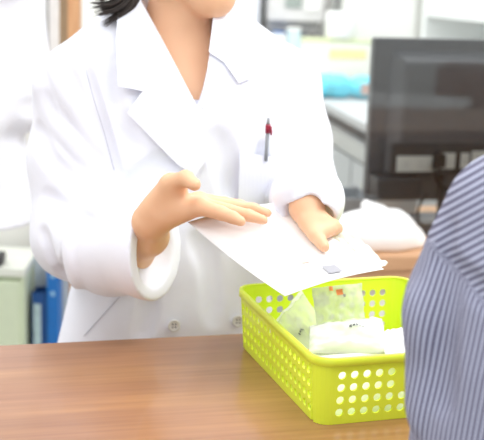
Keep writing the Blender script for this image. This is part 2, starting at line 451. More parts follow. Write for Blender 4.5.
bm = bmesh.new(); tube(bm, [hq(x, -.0885 + abs(x) * .12, -.0625) for x in (-.018, -.009, 0, .009, .018)], [.0015, .004, .0045, .004, .0015], 8)
bm_obj('lips', bm, M_lip, ph, True, world=True)

# hair: a cap of hair and loose tips hanging to the collar
hf = Field((-.30, 1.78, 1.28), (.16, 2.16, 1.68), .004)
hf.ell(hq(0, .012, .018), (.086, .100, .092), .01, rz=HY)
hf.cone(hq(-.062, .03, 0), hq(-.068, .045, -.055), .034, .026, .03); hf.cone(hq(.062, .03, 0), hq(.064, .045, -.055), .034, .026, .03)
hf.cone(hq(-.03, .075, -.02), hq(.03, .075, -.02), .04, .04, .03)
hf.ell(hq(0, -.085, -.052), (.068, .06, .088), .015, rz=HY, op='sub')
hair = field_obj('hair', hf, M_hair, ph, 1)
bm = bmesh.new()
rr = random.Random(3)
tips = [((128, -30), (130, -6), (118, 8), (97, 14)), ((131, -30), (135, -6), (127, 8), (106, 22)), ((130, -30), (133, -2), (124, 12), (104, 25)), ((124, -34), (124, -8), (112, 4), (94, 7)),
        ((134, -30), (139, -10), (133, 4), (119, 17)), ((127, -30), (128, -6), (116, 5), (98, 10)), ((134, -30), (138, -6), (130, 8), (112, 19)), ((122, -34), (118, -14), (108, -3), (99, 1))]
for tp in tips:
    for k in range(16):
        j = rr.gauss(0, 2.2); D = 1.868 + rr.uniform(-.012, .012); e = rr.uniform(-5, 5); f_ = rr.uniform(-4, 3)
        pts = [P(tp[0][0] + j * 2 + 8, tp[0][1] - 18, D + .04)] + [P(x + j * (1 - .3 * i) + e * (i / 3) ** 2, y + j * .3 + f_ * (i / 3) ** 2, D) for i, (x, y) in enumerate(tp)]
        sp = spline(pts, 5); n = len(sp)
        tube(bm, sp, [.0040 * (1 - .95 * (i / (n - 1)) ** 1.6) for i in range(n)], 6)
h2 = bm_obj('hair_tips', bm, M_hair, None, True); h2.data.transform(lm(ph)); h2.parent = hair

# lab coat: torso, sleeves, open cuffs and V neck, with creases carved where the cloth folds
cf = Field((-.46, 1.50, .40), (.28, 2.16, 1.44), .0036)
prof = [(.40, .235, .160, 0), (.80, .188, .140, 0), (.87, .172, .135, 0), (.93, .158, .130, 0), (1.0, .150, .128, 0), (1.06, .165, .128, 0), (1.14, .190, .132, 0), (1.22, .186, .126, 0), (1.28, .160, .104, .0), (1.32, .120, .085, .005), (1.36, .080, .075, .01), (1.44, .066, .070, .01)]
cf.func(torso_fn(TC[0], TC[1], PHI, prof, .44, 1.385, 2.4), (-.46, 1.6, .40), (.28, 2.16, 1.44), .001)
cf.cone(P(128, 34, 1.94), P(80, 84, 1.90), .050, .062, .045)
cf.cone(P(240, 46, 1.98), P(284, 82, 1.985), .046, .052, .045)
bf = Field((-.46, 1.50, .40), (.28, 2.16, 1.44), .0036); bf.F = cf.F.copy()      # torso alone: carries lapels, flap, pocket, buttons
cf.chain([P(76, 92, 1.90), P(71, 160, 1.88), P(74, 236, 1.84)], (.061, .063, .065), .03)
CW = P(156, 250, 1.645)
cf.chain([P(78, 236, 1.84), P(112, 249, 1.74), CW, P(180, 253, 1.605)], (.064, .064, .065, .066), .03)
cf.chain([P(286, 86, 1.985), P(294, 140, 1.965), P(303, 194, 1.935)], (.054, .056, .054), .03)
cf.chain([P(303, 194, 1.935), P(306, 198, 1.80), P(307, 200, 1.66), S(308, 203, .018)], (.054, .049, .046, .045), .03)
# cuffs: cut the sleeve ends square and hollow them
def cuff(fld, c, n, inner, a, r):
    c = np.array(c); n = np.array(n, float); n /= np.linalg.norm(n)
    m = .16
    def fn(X, Y, Z):
        d = (X - c[0]) * n[0] + (Y - c[1]) * n[1] + (Z - c[2]) * n[2]
        rad = np.sqrt((X - c[0]) ** 2 + (Y - c[1]) ** 2 + (Z - c[2]) ** 2)
        return np.maximum(-d, rad - .115)
    fld.func(fn, c - m, c + m, .002, 'sub')
    fld.cone(inner, a, r, r, .004, 'sub')
cuff(cf, CW, (.91, -.40, .10), P(170, 252, 1.635), P(205, 256, 1.565), .0565)
CL = S(309, 215, .018)
cuff(cf, CL, (0, -.42, -.90), CL + np.array([0, 0, -.012]), CL + np.array([0, 0, -.08]), .036)
V = [(143, -40), (141, 0), (160, 35), (197, 106), (203, 88), (209, 62), (214, 20), (219, -40)]
def vneck(X, Y, Z):
    px, py = proj(X, Y, Z); d = poly_sd(px, py, V) / 640
    return np.maximum(d, Y - 1.99)
cf.func(vneck, (-.30, 1.70, 1.10), (.10, 2.0, 1.44), .002, 'sub')
cf.cone(P(180, 20, 1.955), P(180, -60, 1.955), .060, .060, .003, 'sub')

def fold(pts, w, depth, side=1, D0=1.3):
    """a crease: a slim groove (side 1) or ridge (side -1) following the cloth"""
    hp = []
    sp = spline([(x, y, 0) for x, y in pts], 6)
    for q in sp:
        h = cf.hit(q[0], q[1])
        if h is not None: hp.append((h, ray(q[0], q[1])))
    n = len(hp); out = []
    for i, (h, d) in enumerate(hp):
        e = math.sin(PI * min(1, max(0, (i + .6) / (n + .2)))) ** .6
        out.append((h - side * d * (w - depth * e), e))
    for i in range(n - 1):
        if np.linalg.norm(out[i][0] - out[i + 1][0]) > .06: continue
        cf.cone(out[i][0], out[i + 1][0], w, w, w * .8, 'sub' if side > 0 else 'add')
for pts, w, dp in [
        (((84, 66), (98, 110), (108, 146), (120, 190)), .009, .013),       # armhole crease
        (((60, 62), (78, 96), (100, 140)), .012, .006), (((46, 70), (62, 108), (92, 150), (106, 176)), .013, .007),
        (((38, 96), (52, 130), (84, 168)), .014, .006), (((34, 130), (46, 156), (70, 178)), .014, .005),
        (((66, 218), (62, 250), (66, 284)), .010, .006), (((44, 196), (70, 208), (104, 196), (128, 188)), .012, .006),
        (((78, 214), (88, 224), (102, 224)), .012, .003),
        (((40, 232), (52, 262), (72, 284)), .010, .004),
        (((276, 62), (270, 96), (264, 128)), .010, .004), (((300, 128), (292, 160), (276, 190)), .012, .006),
        (((316, 150), (306, 182), (280, 204)), .011, .005), (((268, 150), (262, 180), (250, 205)), .014, .006), (((322, 186), (306, 206), (276, 212)), .009, .004),
        (((120, 200), (150, 172), (186, 150)), .018, .003), (((108, 60), (116, 110), (136, 150)), .014, .003),
        (((200, 240), (212, 270), (216, 320)), .016, .005), (((150, 300), (146, 318), (140, 340)), .014, .005), (((222, 140), (232, 170), (238, 195)), .02, .004)]:
    fold(pts, w, dp, 1)
for pts, w, dp in [(((54, 66), (72, 104), (98, 146)), .012, .004), (((40, 82), (56, 120), (88, 160)), .013, .004), (((88, 206), (112, 210), (130, 204)), .012, .003),
                   (((74, 224), (72, 252), (78, 282)), .011, .003), (((308, 136), (298, 170), (280, 196)), .011, .003)]:
    fold(pts, w, dp, -1)
coat = field_obj('lab_coat', cf, M_coat, ph, 1)

def patch(name, poly, fld, m, parent, off=.003, thick=.003, step=2.0, off_fn=None, start=1.2, round_=True):
    """a flat piece of cloth lying on the coat: outline in view, real thickness, follows the surface"""
    xs = [p[0] for p in poly]; ys = [p[1] for p in poly]
    bm = bmesh.new()
    vs = [bm.verts.new((x, y, 0)) for x, y in poly]; f = bm.faces.new(vs)
    # slice into a grid so that it can follow the surface
    def cut(co, no):
        bmesh.ops.bisect_plane(bm, geom=bm.verts[:] + bm.edges[:] + bm.faces[:], plane_co=co, plane_no=no, dist=1e-4)
    x = min(xs) + step
    while x < max(xs): cut((x, 0, 0), (1, 0, 0)); x += step
    y = min(ys) + step
    while y < max(ys): cut((0, y, 0), (0, 1, 0)); y += step
    pos = {}; miss = []
    for v in bm.verts:
        h = fld.hit(v.co.x, v.co.y, off)
        if h is None: miss.append(v)
        else: pos[v] = h
    for v in miss:
        b = min(pos, key=lambda q: (q.co.x - v.co.x) ** 2 + (q.co.y - v.co.y) ** 2) if pos else None
        pos[v] = P(v.co.x, v.co.y, pos[b][1]) if b else P(v.co.x, v.co.y, 1.85)
    med = sorted(p[1] for p in pos.values())[len(pos) // 2]
    D = {v: p[1] for v, p in pos.items()}
    for _ in range(4):      # ease the cloth over dips
        D = {v: .4 * D[v] + .6 * (sum(D[e.other_vert(v)] for e in v.link_edges) / len(v.link_edges)) for v in bm.verts}
    for v in list(bm.verts):
        d0 = min(D[v], pos[v][1]) if abs(pos[v][1] - med) < .12 else D[v]
        v.co = Vector(P(v.co.x, v.co.y, d0))
    bm.normal_update()
    for q in bm.faces:
        if q.normal.y > 0: q.normal_flip()
    top = bm.faces[:]
    r = bmesh.ops.extrude_face_region(bm, geom=top)
    for g in r['geom']:
        if isinstance(g, bmesh.types.BMVert): g.co += Vector((0, thick, 0))
    bmesh.ops.recalc_face_normals(bm, faces=bm.faces)
    o = bm_obj(name, bm, m, None, False); o.data.transform(lm(parent)); o.parent = parent
    return o
# the coat front that overlaps, then lapels, then collar, pocket and buttons
patch('lapel', [(138, 40), (161, 38), (197, 106), (202, 118), (206, 136), (206, 160), (196, 176), (178, 165), (127, 113), (143, 90)], bf, M_coat, ph, .009, .003, 3)
patch('lapel', [(214, 34), (222, 52), (240, 82), (251, 79), (249, 90), (228, 102), (206, 110), (200, 105), (207, 72), (211, 44)], bf, M_coat, ph, .0012, .001, 3)
patch('collar', [(124, -24), (118, 8), (116, 40), (118, 86), (143, 91), (162, 42), (141, 1), (139, -24)], bf, M_coat, ph, .0145, .003, 3)
patch('collar', [(214, 8), (230, 8), (248, 40), (251, 78), (239, 83), (224, 62), (209, 52), (212, 28)], bf, M_coat, ph, .0065, .003, 3)
patch('breast_pocket', [(240, 152), (288, 160), (284, 206), (264, 214), (238, 204)], bf, M_coat, ph, .0045, .0025, 4)
def seam(pts, m=M_line, r=.0008, off=.0012, n=6):
    hp = [bf.hit(q[0], q[1], off) for q in spline([(x, y, 0) for x, y in pts], n)]
    hp = [h for h in hp if h is not None]
    bm = bmesh.new(); tube(bm, hp, r, 6); o = bm_obj('seam', bm, m, None, True); o.data.transform(lm(coat.parent)); o.parent = ph; return o
seam([(84, 336), (102, 316), (122, 294)], r=.0006)
seam([(86, 70), (94, 100), (104, 132), (114, 170)], r=.0007)
# inner shirt just inside the V
patch('inner_shirt', [(186, 100), (206, 100), (204, 122), (196, 126), (186, 112)], sk, M_coat2, ph, .006, .003, 3)
# buttons
def button(px, py, parent, fld=bf, r=.0098):
    h = fld.hit(px, py, .006); d = ray(px, py)
    q = Vector((-math.sin(-PHI), -math.cos(PHI), .05)).to_track_quat('Z', 'Y').to_matrix().to_4x4()
    M = Matrix.Translation(Vector(h)) @ q
    bm = bmesh.new(); lathe(bm, [(r * .9, -.001), (r, 0), (r, .0016), (r * .86, .0026), (r * .74, .0016), (r * .1, .0014)], 28, M)
    b = bm_obj('button', bm, mat('button_plastic', (226, 226, 224), .35, .5), None, True); b.data.transform(lm(parent)); b.parent = parent
    for dx in (-1, 1):
        for dy in (-1, 1):
            bm = bmesh.new(); lathe(bm, [(r * .13, .0), (r * .13, .0021)], 8, M @ Matrix.Translation((dx * r * .24, dy * r * .24, 0)))
            e = bm_obj('thread_hole', bm, M_ink, None); e.data.transform(lm(parent)); e.parent = b
button(174, 325.5, ph); button(238, 321, ph)
# trousers and shoes behind the counter
tf = Field((-.36, 1.76, .0), (.14, 2.12, .60), .008)
for s in (-1, 1):
    x = TC[0] + s * .09
    tf.chain([(x, 1.95, .56), (x, 1.94, .45), (x, 1.96, .07)], (.09, .072, .055), .02)
field_obj('trousers', tf, M_trous, ph)
for s in (-1, 1):
    bm = bmesh.new(); x = TC[0] + s * .09
    sf = Field((x - .07, 1.72, 0), (x + .07, 2.06, .12), .005)
    sf.chain([(x, 1.99, .036), (x, 1.80, .030)], (.036, .032), .02); sf.cone((x, 1.97, .05), (x, 1.97, .09), .034, .034, .02)
    field_obj('shoe', sf, M_shoe, ph)

# the pen clipped in the breast pocket
pt = bf.hit(268, 150, .010)
top_, bot_ = P(268.5, 118, pt[1] - .004), P(266, 161, pt[1] + .004)
pen = thing('ballpoint_pen', 'clear and wine red ballpoint pen clipped upright in the breast pocket of the coat', 'pen', bot_)
ax = (top_ - bot_)
def seg_(name, a, b, r, m):
    bm = bmesh.new(); tube(bm, [bot_ + ax * a, bot_ + ax * (a * .5 + b * .5), bot_ + ax * b], r, 14); return bm_obj(name, bm, m, pen, True, world=True)
seg_('barrel', 0, .68, [.0028, .0030, .0032], M_midgrey)
seg_('grip_band', .66, .86, [.0042, .0042, .0040], M_red)
seg_('push_button', .86, 1.0, [.0026, .0026, .0022], M_midgrey)
bm = bmesh.new(); tube(bm, [bot_ + ax * .82 + np.array([.004, -.003, 0]), bot_ + ax * .7 + np.array([.0055, -.004, 0]), bot_ + ax * .62 + np.array([.0055, -.003, 0])], .0017, 8)
bm_obj('clip', bm, M_red, pen, True, world=True)

# ------------------------------------------------------------------ the sheet of paper held out
def sheet(name, A, B, Cc, E, m, parent, nu=24, nv=18, bend=None, th=.0006, rc=0):
    vs = []
    for i in range(nu + 1):
        for j in range(nv + 1):
            u, v = i / nu, j / nv
            p = (1 - u) * (1 - v) * A + u * (1 - v) * E + u * v * Cc + (1 - u) * v * B
            if bend: p = p + np.array([0, 0, bend(u, v)])
            vs.append(p)
    fs = [(i * (nv + 1) + j, i * (nv + 1) + j + 1, (i + 1) * (nv + 1) + j + 1, (i + 1) * (nv + 1) + j) for i in range(nu) for j in range(nv)]
    o = pymesh(name, vs, fs, m, parent, True)
    md = o.modifiers.new('thickness', 'SOLIDIFY'); md.thickness = th; md.offset = -1
    return o
pp = thing('paper_sheet', 'white printed sheet of paper held out between the two hands over the basket', 'paper', tuple(A_))
bnd = lambda u, v: -.004 * math.sin(PI * v) + .004 * math.sin(PI * u) - .004 * v * (1 - u)
sheet('sheet', A_, B_, C_, E_, M_paper, pp, bend=bnd)
def on_sheet(name, pts, m, lift=.0025):
    ps = []
    nrm = np.cross(B_ - A_, E_ - A_); nrm /= np.linalg.norm(nrm)
    if nrm[2] < 0: nrm = -nrm
    for x, y in pts:
        d = ray(x, y); t = ((A_ - CAM) @ nrm) / (d @ nrm); ps.append(CAM + d * t)
    def uv(p):
        M = np.stack([E_ - A_, B_ - A_], 1); q = np.linalg.lstsq(M, p - A_, rcond=None)[0]; return q
    vs = []
    for p in ps:
        u, v = uv(p); vs.append(A_ + u * (E_ - A_) + v * (B_ - A_) + np.array([0, 0, bnd(u, v) + lift]))
    return pymesh(name, vs, [tuple(range(len(vs)))], m, pp)
on_sheet('printed_stamp', [(321, 268), (335, 267), (343, 274), (329, 276)], mat('stamp_ink', (168, 168, 174), .7, .1))
on_sheet('printed_mark', [(299, 261), (309, 260), (312, 263), (302, 264)], mat('peach_ink', (250, 226, 208), .7, .1))
for k in range(3):
    on_sheet('printed_line', [(262 + 9 * k, 268 + 5 * k), (286 + 9 * k, 260 + 5 * k), (286.8 + 9 * k, 260.8 + 5 * k), (262.8 + 9 * k, 268.8 + 5 * k)], mat('faint_ink', (232, 232, 238), .7, .1))

# ------------------------------------------------------------------ crinkled packets
def packet(name, label, corners, m, group=None, puff=.008, seed=1, marks=(), seal=None, crinkle=.003, cat='packet'):
    """a sealed plastic packet: two crinkled films that meet at the rim; marks = (u0, v0, u1, v1, material)"""
    A, E, Cc, B = [np.array(c, float) for c in corners]
    t = thing(name, label, cat, tuple((A + E + Cc + B) / 4), 0, group)
    n = np.cross(E - A, B - A); n /= np.linalg.norm(n)
    if n @ (CAM - A) < 0: n = -n
    def pt(u, v, side):
        p = (1 - u) * (1 - v) * A + u * (1 - v) * E + u * v * Cc + (1 - u) * v * B
        e = (16 * u * (1 - u) * v * (1 - v)) ** .45
        w = noise.noise(Vector((u * 4.2 + seed * 7, v * 4.2, seed))) + .5 * noise.noise(Vector((u * 11 + seed, v * 9, 3)))
        return p + n * (side * puff * e * (1 + .3 * w) + crinkle * w * 1.6)
    N = 26; vs = []; fs = []
    for side in (1, -1):
        b = len(vs)
        for i in range(N + 1):
            for j in range(N + 1): vs.append(pt(i / N, j / N, side))
        for i in range(N):
            for j in range(N):
                q = (b + i * (N + 1) + j, b + i * (N + 1) + j + 1, b + (i + 1) * (N + 1) + j + 1, b + (i + 1) * (N + 1) + j)
                fs.append(q if side > 0 else q[::-1])
    me_o = pymesh('pouch', vs, fs, m, t, True)
    for u0, v0, u1, v1, mm in marks:
        K = 5; mv = [pt(u0 + (u1 - u0) * i / K, v0 + (v1 - v0) * j / K, 1) + n * .0022 for i in range(K + 1) for j in range(K + 1)]
        mf = [(i * (K + 1) + j, i * (K + 1) + j + 1, (i + 1) * (K + 1) + j + 1, (i + 1) * (K + 1) + j) for i in range(K) for j in range(K)]
        pymesh('printed_mark', mv, mf, mm, t, True)
    if seal:
        K = 20; mv = []
        for i in range(K + 1):
            for j in (0, 1):
                u, v = (i / K, (.02, .06)[j]); mv.append(pt(u, v, 1) + n * .001)
        pymesh('seal_strip', mv, [(2 * i, 2 * i + 1, 2 * i + 3, 2 * i + 2) for i in range(K)], seal, t, True)
    return t
packet('plastic_pouch', 'crinkled clear plastic pouch held under the sheet by its right edge', (S(326, 236, -.010), S(345, 229, -.010), S(388, 264, -.010), S(372, 270, -.010)), M_film2, None, .006, 5, seal=M_white, cat='pouch')

# ------------------------------------------------------------------ the basket
BY = R(18)
bc = PZ(320, 424, .9)
PIT = .0163; H = .086; WC, LC = 13, 17
Wd, Ld, rc = WC * PIT + .034, LC * PIT + .030, .017
M3 = Matrix.Rotation(BY, 3, 'Z')
cen = Vector(bc) + M3 @ Vector((Wd / 2 - .004, Ld / 2 - .004, 0))
bk = thing('plastic_basket', 'yellow-green plastic basket with round holes standing on the wooden counter', 'basket', (cen.x, cen.y, .9005), BY)
flare = .08
def per(s, z):
    """point of the wall: s runs round the rounded rectangle, z up"""
    w, l = Wd / 2 - rc, Ld / 2 - rc; arc = PI / 2 * rc
    segs = [('l', 2 * w, (-w, -l - rc), (1, 0)), ('a', arc, (w, -l), -PI / 2), ('l', 2 * l, (w + rc, -l), (0, 1)), ('a', arc, (w, l), 0),
            ('l', 2 * w, (w, l + rc), (-1, 0)), ('a', arc, (-w, l), PI / 2), ('l', 2 * l, (-w - rc, l), (0, -1)), ('a', arc, (-w, -l), PI)]
    tot = sum(q[1] for q in segs); s = s % tot
    for k, L, p, d in segs:
        if s <= L + 1e-9:
            if k == 'l':
                x, y = p[0] + d[0] * s, p[1] + d[1] * s; nx, ny = d[1], -d[0]
            else:
                a = d + s / rc; nx, ny = math.cos(a), math.sin(a); x, y = p[0] + rc * nx, p[1] + rc * ny
            return Vector((x + nx * flare * z, y + ny * flare * z, z)), Vector((nx, ny, 0))
        s -= L
    return per(0, z)
bmw = bmesh.new(); cache = {}
def bv(s, z):
    k = (round(s, 5), round(z, 5))
    if k not in cache: cache[k] = bmw.verts.new(per(s, z)[0])
    return cache[k]
def quad(s0, z0, s1, z1):
    try: bmw.faces.new((bv(s0, z0), bv(s1, z0), bv(s1, z1), bv(s0, z1)))
    except ValueError: pass
def holed(s0, z0, s1, z1, c, r, n):
    """a panel with one round hole; n steps per side"""
    outer = []
    for k in range(n): outer.append((s0 + (s1 - s0) * k / n, z0))
    for k in range(n): outer.append((s1, z0 + (z1 - z0) * k / n))
    for k in range(n): outer.append((s1 - (s1 - s0) * k / n, z1))
    for k in range(n): outer.append((s0, z1 - (z1 - z0) * k / n))
    inn = []
    for x, y in outer:
        a = math.atan2(y - c[1], x - c[0]); inn.append((c[0] + r * math.cos(a), c[1] + r * math.sin(a)))
    m = len(outer)
    for k in range(m):
        a, b = outer[k], outer[(k + 1) % m]; ia, ib = inn[k], inn[(k + 1) % m]
        bmw.faces.new((bv(*a), bv(*b), bv(*ib), bv(*ia)))
w2, l2, arc = 2 * (Wd / 2 - rc), 2 * (Ld / 2 - rc), PI / 2 * rc
z0 = .0075; zt = z0 + 4 * PIT; zs = [0, z0] + [z0 + PIT * (k + 1) for k in range(4)] + [H]
start = 0
for side in range(4):
    L = (w2, l2)[side % 2]; nc = (WC, LC)[side % 2]; mg = (L - nc * PIT) / 2
    xs = [start] + [start + mg + PIT * k for k in range(nc + 1)] + [start + L]
    for k in range(nc):
        quad_s = (xs[k + 1], xs[k + 2])
        sub = 4
        for q in range(sub):     # plain bands under and over the holes, split to match the ring vertices
            a = quad_s[0] + PIT * q / sub; b = quad_s[0] + PIT * (q + 1) / sub
            quad(a, 0, b, z0); quad(a, zt, b, H)
        for rw in range(4):
            zc0, zc1 = z0 + PIT * rw, z0 + PIT * (rw + 1); cc = ((quad_s[0] + quad_s[1]) / 2, (zc0 + zc1) / 2)
            handle = side % 2 == 0 and rw >= 2 and abs(k - nc // 2) <= 1
            if not handle: holed(quad_s[0], zc0, quad_s[1], zc1, cc, .0051, sub)
    if side % 2 == 0:
        a = xs[1 + nc // 2 - 1]; b = a + 3 * PIT; cA = (a + b) / 2; hw = 1.0 * PIT
        for q0, q1 in ((a, cA - hw), (cA + hw, b)):
            for q in range(2):
                for v in range(8): quad(q0 + (q1 - q0) * q / 2, z0 + PIT * (2 + v / 4), q0 + (q1 - q0) * (q + 1) / 2, z0 + PIT * (2 + (v + 1) / 4))
        holed(cA - hw, z0 + 2 * PIT, cA + hw, zt, (cA, z0 + 3.1 * PIT), .0118, 8)
    for v in range(6):
        n4 = 4 if 1 <= v <= 4 else 1
        for j in range(n4):
            za = zs[v] + (zs[v + 1] - zs[v]) * j / n4; zb = zs[v] + (zs[v + 1] - zs[v]) * (j + 1) / n4
            quad(xs[0], za, xs[1], zb); quad(xs[-2], za, xs[-1], zb)
            for c_ in range(6): quad(start + L + arc * c_ / 6, za, start + L + arc * (c_ + 1) / 6, zb)
    start += L + arc
tot = start
bmesh.ops.remove_doubles(bmw, verts=bmw.verts[:], dist=1e-5)
bwall = bm_obj('basket_wall', bmw, M_lime, bk, False)
md = bwall.modifiers.new('thickness', 'SOLIDIFY'); md.thickness = .0024; md.offset = 1
# floor of the basket and the rolled rim
bm = bmesh.new(); ring = [bm.verts.new(per(tot * k / 96, 0)[0] + Vector((0, 0, .001))) for k in range(96)]; f = bm.faces.new(ring)
r_ = bmesh.ops.extrude_face_region(bm, geom=[f]); [setattr(v, 'co', v.co + Vector((0, 0, .0024))) for v in r_['geom'] if isinstance(v, bmesh.types.BMVert)]
bmesh.ops.recalc_face_normals(bm, faces=bm.faces); bm_obj('basket_floor', bm, M_lime, bk)
bm = bmesh.new(); NN = 160; rings = []
rp_ = [(-.0006, -.001), (-.0004, .0012), (.0006, .0018), (.0036, .0018), (.0046, .0010), (.0048, -.0085), (.0038, -.0090), (.0034, -.0006), (.0005, -.0010)]
for k in range(NN):
    p, n_ = per(tot * k / NN, H); rings.append([bm.verts.new(p + n_ * a + Vector((0, 0, b))) for a, b in rp_])
for k in range(NN):
    a, b = rings[k], rings[(k + 1) % NN]
    for j in range(len(rp_)): bm.faces.new((a[j], a[(j + 1) % len(rp_)], b[(j + 1) % len(rp_)], b[j]))
bmesh.ops.recalc_face_normals(bm, faces=bm.faces); bm_obj('rim', bm, M_lime, bk, True)

# medicine packets in the basket
def bl(x, y, z): return np.array(bk.location) + np.array(M3 @ Vector((x, y, z)))   # basket coordinates: x along the front, y away
G = 'medicine packets in the basket'
txt = M_ink; org = M_orange
def words(u0, v, n, w=.035, h=.03, gap=.012, m=txt, slope=0):
    return [(u0 + i * (w + gap), v + slope * i, u0 + i * (w + gap) + w, v + slope * i + h * (1, .8, 1.1)[i % 3], m) for i in range(n)]
hx, hy = Wd / 2, Ld / 2
packet('medicine_packet', 'pale clear packet with orange and grey print leaning at the left side of the basket',
       (bl(-hx + .006, hy - .10, .055), bl(-hx + .075, hy - .03, .088), bl(-hx + .10, -hy + .10, .020), bl(-hx + .016, -hy + .05, .050)), M_film, G, .006, 1,
       marks=words(.30, .42, 4, slope=-.01) + [(.20, .66, .27, .74, org), (.30, .68, .35, .73, org)], seal=M_film2)
packet('medicine_packet', 'tall pale clear packet with an orange mark standing behind the others in the basket',
       (P(312, 288, 1.56), P(362, 283, 1.58), P(366, 332, 1.555), P(318, 336, 1.53)), M_film, G, .007, 2,
       marks=[(.44, .10, .56, .22, org), (.30, .02, .38, .12, org), (.55, .22, .60, .28, mat('grey_print', (150, 150, 150), .7, .2))])
packet('medicine_packet', 'white packet with grey lettering lying at the front of the basket',
       (P(310, 326, 1.47), P(382, 318, 1.49), P(389, 352, 1.44), P(309, 354, 1.43)), M_film2, G, .012, 3,
       marks=words(.50, .42, 5, .034, .05, .010, slope=-.012), seal=M_white)
packet('medicine_packet', 'white folded packet lying at the right end of the basket beside the lettered one',
       (P(380, 333, 1.49), P(424, 330, 1.50), P(428, 356, 1.42), P(386, 358, 1.41)), M_paper, G, .010, 4)
packet('medicine_packet', 'white packet lying flat under the lettered one near the left corner of the basket',
       (bl(-hx + .02, -hy + .09, .026), bl(-hx + .10, -hy + .10, .028), bl(-hx + .11, -hy + .022, .020), bl(-hx + .014, -hy + .022, .034)), M_film2, G, .009, 6,
       marks=words(.2, .36, 3, .05, .05, .015))

packet('medicine_packet', 'white packet standing against the inside of the pierced front wall of the basket',
       (bl(-hx + .012, -hy + .045, .072), bl(-hx + .200, -hy + .045, .072), bl(-hx + .200, -hy + .006, .006), bl(-hx + .012, -hy + .006, .006)), M_paper, G, .0015, 8, crinkle=.0003)
# ------------------------------------------------------------------ the customer in a striped shirt
CX, CYY, CPHI = .358, 1.09, R(0)
cu = thing('person', 'customer seen from behind in a blue-grey striped shirt at the right edge', 'person', (CX, CYY, 0))
M_shirt = bpy.data.materials.new('striped_shirt'); M_shirt.use_nodes = True
_n = M_shirt.node_tree.nodes; _l = M_shirt.node_tree.links; _b = _n['Principled BSDF']
_b.inputs['Roughness'].default_value = .85; _b.inputs['Specular IOR Level'].default_value = .2
_a = _n.new('ShaderNodeAttribute'); _a.attribute_name = 'stripe'
_w = _n.new('ShaderNodeMath'); _w.operation = 'FRACT'; _l.new(_a.outputs['Fac'], _w.inputs[0])
_rp = _n.new('ShaderNodeValToRGB'); _l.new(_w.outputs[0], _rp.inputs['Fac'])
_e = _rp.color_ramp.elements
_e[0].position = 0; _e[0].color = (*s2l((98, 98, 120)), 1); _e[1].position = 1; _e[1].color = (*s2l((98, 98, 120)), 1)
for p_, c_ in ((.16, (76, 76, 102)), (.30, (140, 140, 158)), (.45, (184, 190, 212)), (.62, (172, 176, 198)), (.80, (122, 118, 138))):
    q_ = _e.new(p_); q_.color = (*s2l(c_), 1)
_l.new(_rp.outputs['Color'], _b.inputs['Base Color'])
_nz = _n.new('ShaderNodeTexNoise'); _nz.inputs['Scale'].default_value = 700; _tc = _n.new('ShaderNodeTexCoord'); _l.new(_tc.outputs['Object'], _nz.inputs['Vector'])
_bp = _n.new('ShaderNodeBump'); _bp.inputs['Strength'].default_value = .15; _bp.inputs['Distance'].default_value = .001; _l.new(_nz.outputs['Fac'], _bp.inputs['Height']); _l.new(_bp.outputs['Normal'], _b.inputs['Normal'])
sf = Field((.06, .86, .70), (.66, 1.36, 1.36), .005)
cprof = [(.70, .205, .135, 0), (.90, .200, .130, 0), (1.0, .192, .125, 0), (1.10, .190, .120, 0), (1.20, .175, .105, 0), (1.26, .13, .085, 0), (1.30, .08, .07, 0), (1.36, .06, .06, 0)]
sf.func(torso_fn(CX + .005, CYY, 0, cprof, .74, 1.32, 2.4), (.06, .86, .70), (.66, 1.36, 1.36), .001)
SC, EC, FC = P(509, 213, 1.10), P(467, 306, 1.10), P(488, 380, 1.18)
sf.cone((CX, CYY, 1.27), SC, .045, .054, .03)
sf.chain([SC, P(489, 258, 1.10), EC], (.056, .056, .056), .015)
HL, HR = np.array((CX + .0, 1.30, .96)), np.array((CX + .17, 1.30, .96))
sf.chain([EC, FC, HL], (.054, .046, .036), .02)
sf.cone((CX + .14, CYY, 1.23), (CX + .20, CYY, 1.19), .055, .058, .04)
sf.chain([(CX + .20, CYY, 1.19), (CX + .245, CYY + .0, 1.02), HR], (.058, .052, .036), .03)
sf.cone((CX, CYY, 1.27), (CX, CYY, 1.38), .058, .058, .003, 'sub')
_cf = cf; cf = sf
def cfold(pts, w, depth, side=1):
    hp = []
    for q in spline([(x, y, 0) for x, y in pts], 6):
        h = sf.hit(q[0], q[1], 0, .8, 1.5)
        if h is not None: hp.append(h - side * ray(q[0], q[1]) * (w - depth))
    for a, b in zip(hp, hp[1:]):
        if np.linalg.norm(a - b) < .06: sf.cone(a, b, w, w, w * .8, 'sub' if side > 0 else 'add')
cfold([(440, 262), (462, 280), (492, 302)], .010, .0035); cfold([(441, 270), (438, 320), (436, 400)], .014, .004)
cfold([(446, 225), (441, 245), (440, 262)], .008, .003); cfold([(420, 300), (424, 350), (424, 420)], .014, .003, -1)
cf = _cf
shirt = field_obj('shirt', sf, M_shirt, cu, 2)
me = shirt.data; at_ = me.attributes.new('stripe', 'FLOAT', 'POINT')
co = np.zeros(len(me.vertices) * 3, np.float32); me.vertices.foreach_get('co', co); co = co.reshape(-1, 3).astype(float) + np.array([CX, CYY, 0])
s1, s2 = P(442, 262, 1.02), P(486, 304, 1.02)
sl = (s2[2] - s1[2]) / (s2[0] - s1[0])
yoke = co[:, 2] > s1[2] + sl * np.clip(co[:, 0] - s1[0], -.004, .35)
ang = R(33)
dirx, dirz = -math.sin(ang), math.cos(ang)
v_y = (co[:, 0] * dirx + co[:, 2] * dirz + .25 * co[:, 1]) / .0064
v_b = (co[:, 0] + (co[:, 2] - 1.1) * -.10 - .55 * (co[:, 1] - CYY)) / .0060
at_.data.foreach_set('value', np.where(yoke, v_y, v_b).astype(np.float32))
